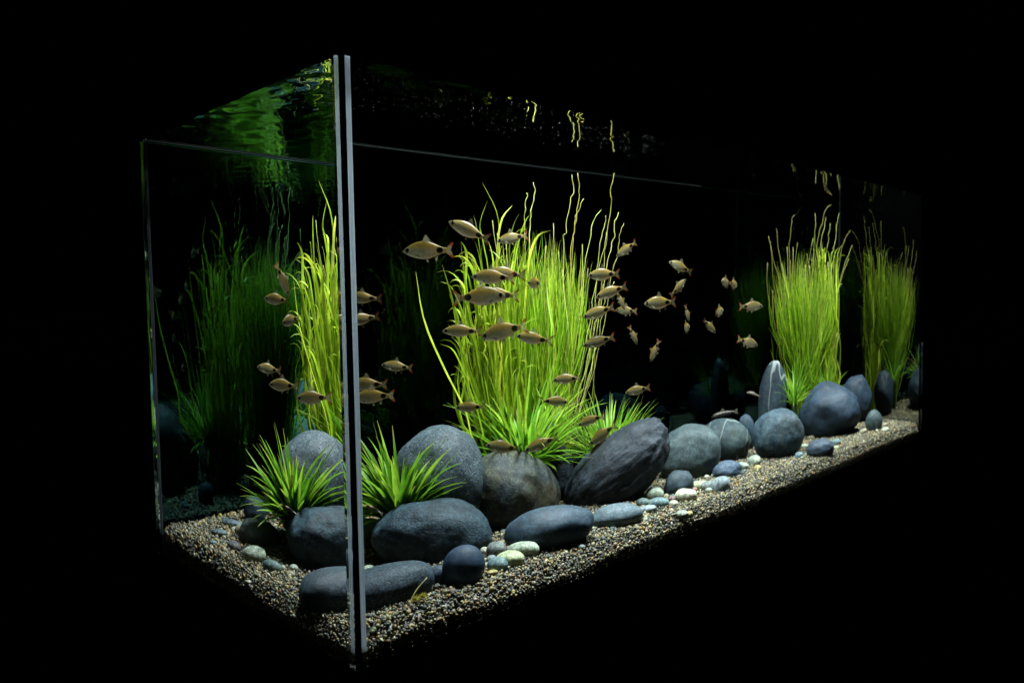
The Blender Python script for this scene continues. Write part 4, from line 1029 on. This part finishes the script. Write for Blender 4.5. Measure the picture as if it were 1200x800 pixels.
FISH_LABELS = [
 'barb swimming left, leftmost of the open water group above the tall grass', 'barb nosing up to the left, highest of the large near fish', 'small barb among the curled grass tips right of the highest barb', 'barb in front of another, both heading left at the grass top',
 'barb mostly hidden behind the one heading left at the grass top', 'large barb heading right, overlapping one behind it', 'barb heading left just behind the large right heading barb', 'barb seen nearly end on in front of the bright fine grass',
 'barb with raised dorsal fin at the left edge of the grass', 'barb with nose dipped down left, middle of a row of three', 'right hand barb of the row of three over the grass', 'uppermost barb crossing the pale stems right of the fine grass',
 'second barb down at the pale stems, nose dipped', 'tiny barb diving behind the second barb at the stems', 'third barb down at the pale stems', 'dim greenish barb in the dark right of the stems', 'fourth and lowest barb at the pale stems',
 'barb heading left low in front of the fine grass', 'barb heading right above the rosette leaves', 'barb left of the grass foot above the pitted boulder', 'barb gliding just over the top of the brown stained boulder',
 'barb between the brown stained boulder and the rosette leaves', 'barb above the left slope of the black layered boulder', 'barb with nose down close to the black layered boulder', 'barb alone in the dark above the fine leaved clump',
 'barb with tail up right of the longest pale stem', 'barb nosing up left in open dark water', 'small barb turning right below the one nosing up', 'bright barb with clear red tail tips in open dark water', 'tiny pale barb diving in the open water',
 'tiny barb facing the viewer below the diving one', 'tiny barb diving alone right of the fine grass', 'small barb diving steeply, lowest in the open water', 'left one of two tiny barbs side by side', 'right one of two tiny barbs side by side',
 'tiny barb facing the viewer below the side by side pair', 'tiny barb slanting down right in open water', 'upper of two barbs heading right towards the far grass', 'lower of two barbs heading right towards the far grass',
 'small yellow barb alone in the dark right of the near corner', 'upper of two barbs crossing behind the near glass corner', 'lower and larger of two barbs crossing behind the near glass corner', 'barb heading left high behind the near corner', 'barb below the high one behind the near corner', 'barb diving steeply high behind the side glass']
for i, (loc, L, yaw, pitch) in enumerate(FISH):
    root = empty('barb', loc); root.rotation_euler = (random.uniform(-0.08, 0.08), -pitch, yaw); root.scale = (L, L * random.uniform(0.9, 1.15), L * random.uniform(1.0, 1.15))
    tag(root, FISH_LABELS[i], 'fish', 'spotted barbs swimming in the tank')
    for nm, me in FISH_SET[[1, 2, 0, 3, 4, 1, 5, 3][i % 8]]:
        link(bpy.data.objects.new(nm, me), root)

# striped bottom fish
def loach_mat(name, c1, c2, axis, freq):
    mt, n, l, out = new_mat(name)
    tc = n.new('ShaderNodeTexCoord'); sp = n.new('ShaderNodeSeparateXYZ'); l.new(tc.outputs['Object'], sp.inputs[0])
    nz = n.new('ShaderNodeTexNoise'); nz.inputs['Scale'].default_value = 9; l.new(tc.outputs['Object'], nz.inputs['Vector'])
    ma = n.new('ShaderNodeMath'); ma.operation = 'MULTIPLY_ADD'; ma.inputs[1].default_value = freq
    l.new(sp.outputs[axis], ma.inputs[0])
    m2 = n.new('ShaderNodeMath'); m2.operation = 'MULTIPLY'; m2.inputs[1].default_value = 1.6; l.new(nz.outputs[0], m2.inputs[0]); l.new(m2.outputs[0], ma.inputs[2])
    sn = n.new('ShaderNodeMath'); sn.operation = 'SINE'; l.new(ma.outputs[0], sn.inputs[0])
    rp = n.new('ShaderNodeValToRGB'); ramp_set(rp, [(0.35, c1), (0.6, c2)]); l.new(sn.outputs[0], rp.inputs[0])
    p = n.new('ShaderNodeBsdfPrincipled'); p.inputs['Roughness'].default_value = 0.4; l.new(rp.outputs[0], p.inputs['Base Color']); l.new(p.outputs[0], out.inputs[0])
    return mt
M_STRIPE = loach_mat('lengthwise_striped_skin', (0.03, 0.02, 0.016), (0.26, 0.19, 0.14), 'Z', 62)
M_BAND = loach_mat('banded_brown_skin', (0.008, 0.006, 0.004), (0.04, 0.026, 0.012), 'X', 55)
def slim_body():
    prof = [(0.48, 0.0, 0.002), (0.46, 0.004, 0.03), (0.40, 0.012, 0.062), (0.30, 0.016, 0.084), (0.15, 0.018, 0.092), (0.0, 0.014, 0.088), (-0.15, 0.008, 0.070), (-0.27, 0.004, 0.048), (-0.34, 0.0, 0.036), (-0.36, 0.0, 0.034)]
    vv, ff = [], []; n_ = 12
    for x, cz, h in prof:
        for j in range(n_):
            a = 2 * math.pi * j / n_
            z = h * math.cos(a)
            vv.append((x, h * 0.85 * math.sin(a), cz + (z if z > 0 else z * 0.75)))
    for i in range(len(prof) - 1):
        for j in range(n_):
            a, b = i * n_ + j, i * n_ + (j + 1) % n_
            ff.append((a, a + n_, b + n_, b))
    ff.append(tuple(range(n_))); ff.append(tuple((len(prof) - 1) * n_ + j for j in range(n_ - 1, -1, -1)))
    return vv, ff
SLIM_TAIL = [(-0.35, 0.03), (-0.46, 0.075), (-0.50, 0.06), (-0.46, 0.0), (-0.50, -0.06), (-0.46, -0.075), (-0.35, -0.03)]
SLIM_DORS = [(0.14, 0.10), (0.06, 0.175), (0.02, 0.165), (-0.02, 0.085)]
def bottom_fish(name, label, loc, L, yaw, pitch, mat):
    root = empty(name, loc); root.rotation_euler = (0, -pitch, yaw); root.scale = (L, L, L)
    tag(root, label, 'fish')
    for nm, geo, mt, sm in (('body', slim_body(), mat, True), ('tail_fin', plate(SLIM_TAIL, 0.0), M_FIN, False), ('dorsal_fin', plate(SLIM_DORS, 0.0), M_FIN, False),
                            ('eye', small_sphere((0.40, 0.05, 0.035), 0.018), M_EYE, True), ('eye', small_sphere((0.40, -0.05, 0.035), 0.018), M_EYE, True)):
        link(bpy.data.objects.new(nm, mesh_only(name + '_' + nm, geo, mt, sm)), root)
bottom_fish('striped_catfish', 'small lengthwise striped fish resting on the black layered boulder', (0.4633, 0.160, 0.1262), 0.042, R(150), R(-38), M_STRIPE)
bottom_fish('striped_catfish', 'small striped fish hovering in front of the corner rosette leaves', (0.1213, 0.215, 0.0948), 0.030, R(110), R(15), M_STRIPE)
bottom_fish('striped_catfish', 'small striped fish hovering beside the upright veined slab', (1.0513, 0.363, 0.1321), 0.040, R(150), R(15), M_STRIPE)
bottom_fish('banded_loach', 'dark brown banded fish lying on top of the veined boulder', (0.886, 0.285, 0.1145), 0.066, R(140), R(-8), M_BAND)

# pale solid specks standing in for lamp glints on the ripples
rg = np.random.default_rng(5)
V, F = [], []
for i in range(260):
    x = 0.03 + 0.55 * rg.random() ** 1.3; y = 0.08 + 0.10 * rg.random(); z = HGT - 0.004 - 0.012 * rg.random(); r_ = rg.uniform(0.00010, 0.00030)
    k = len(V); V += [(x + q[0] * r_, y + q[1] * r_, z + q[2] * r_) for q in ico]; F += [tuple(a + k for a in t) for t in ico_f]
o = mesh_obj('glint_specks', V, F, principled('pale_glint_speck', (0.5, 0.5, 0.47), 0.5))
tag(o, 'fine white specks standing in for lamp glints on the water surface', 'specks', kind='stuff')
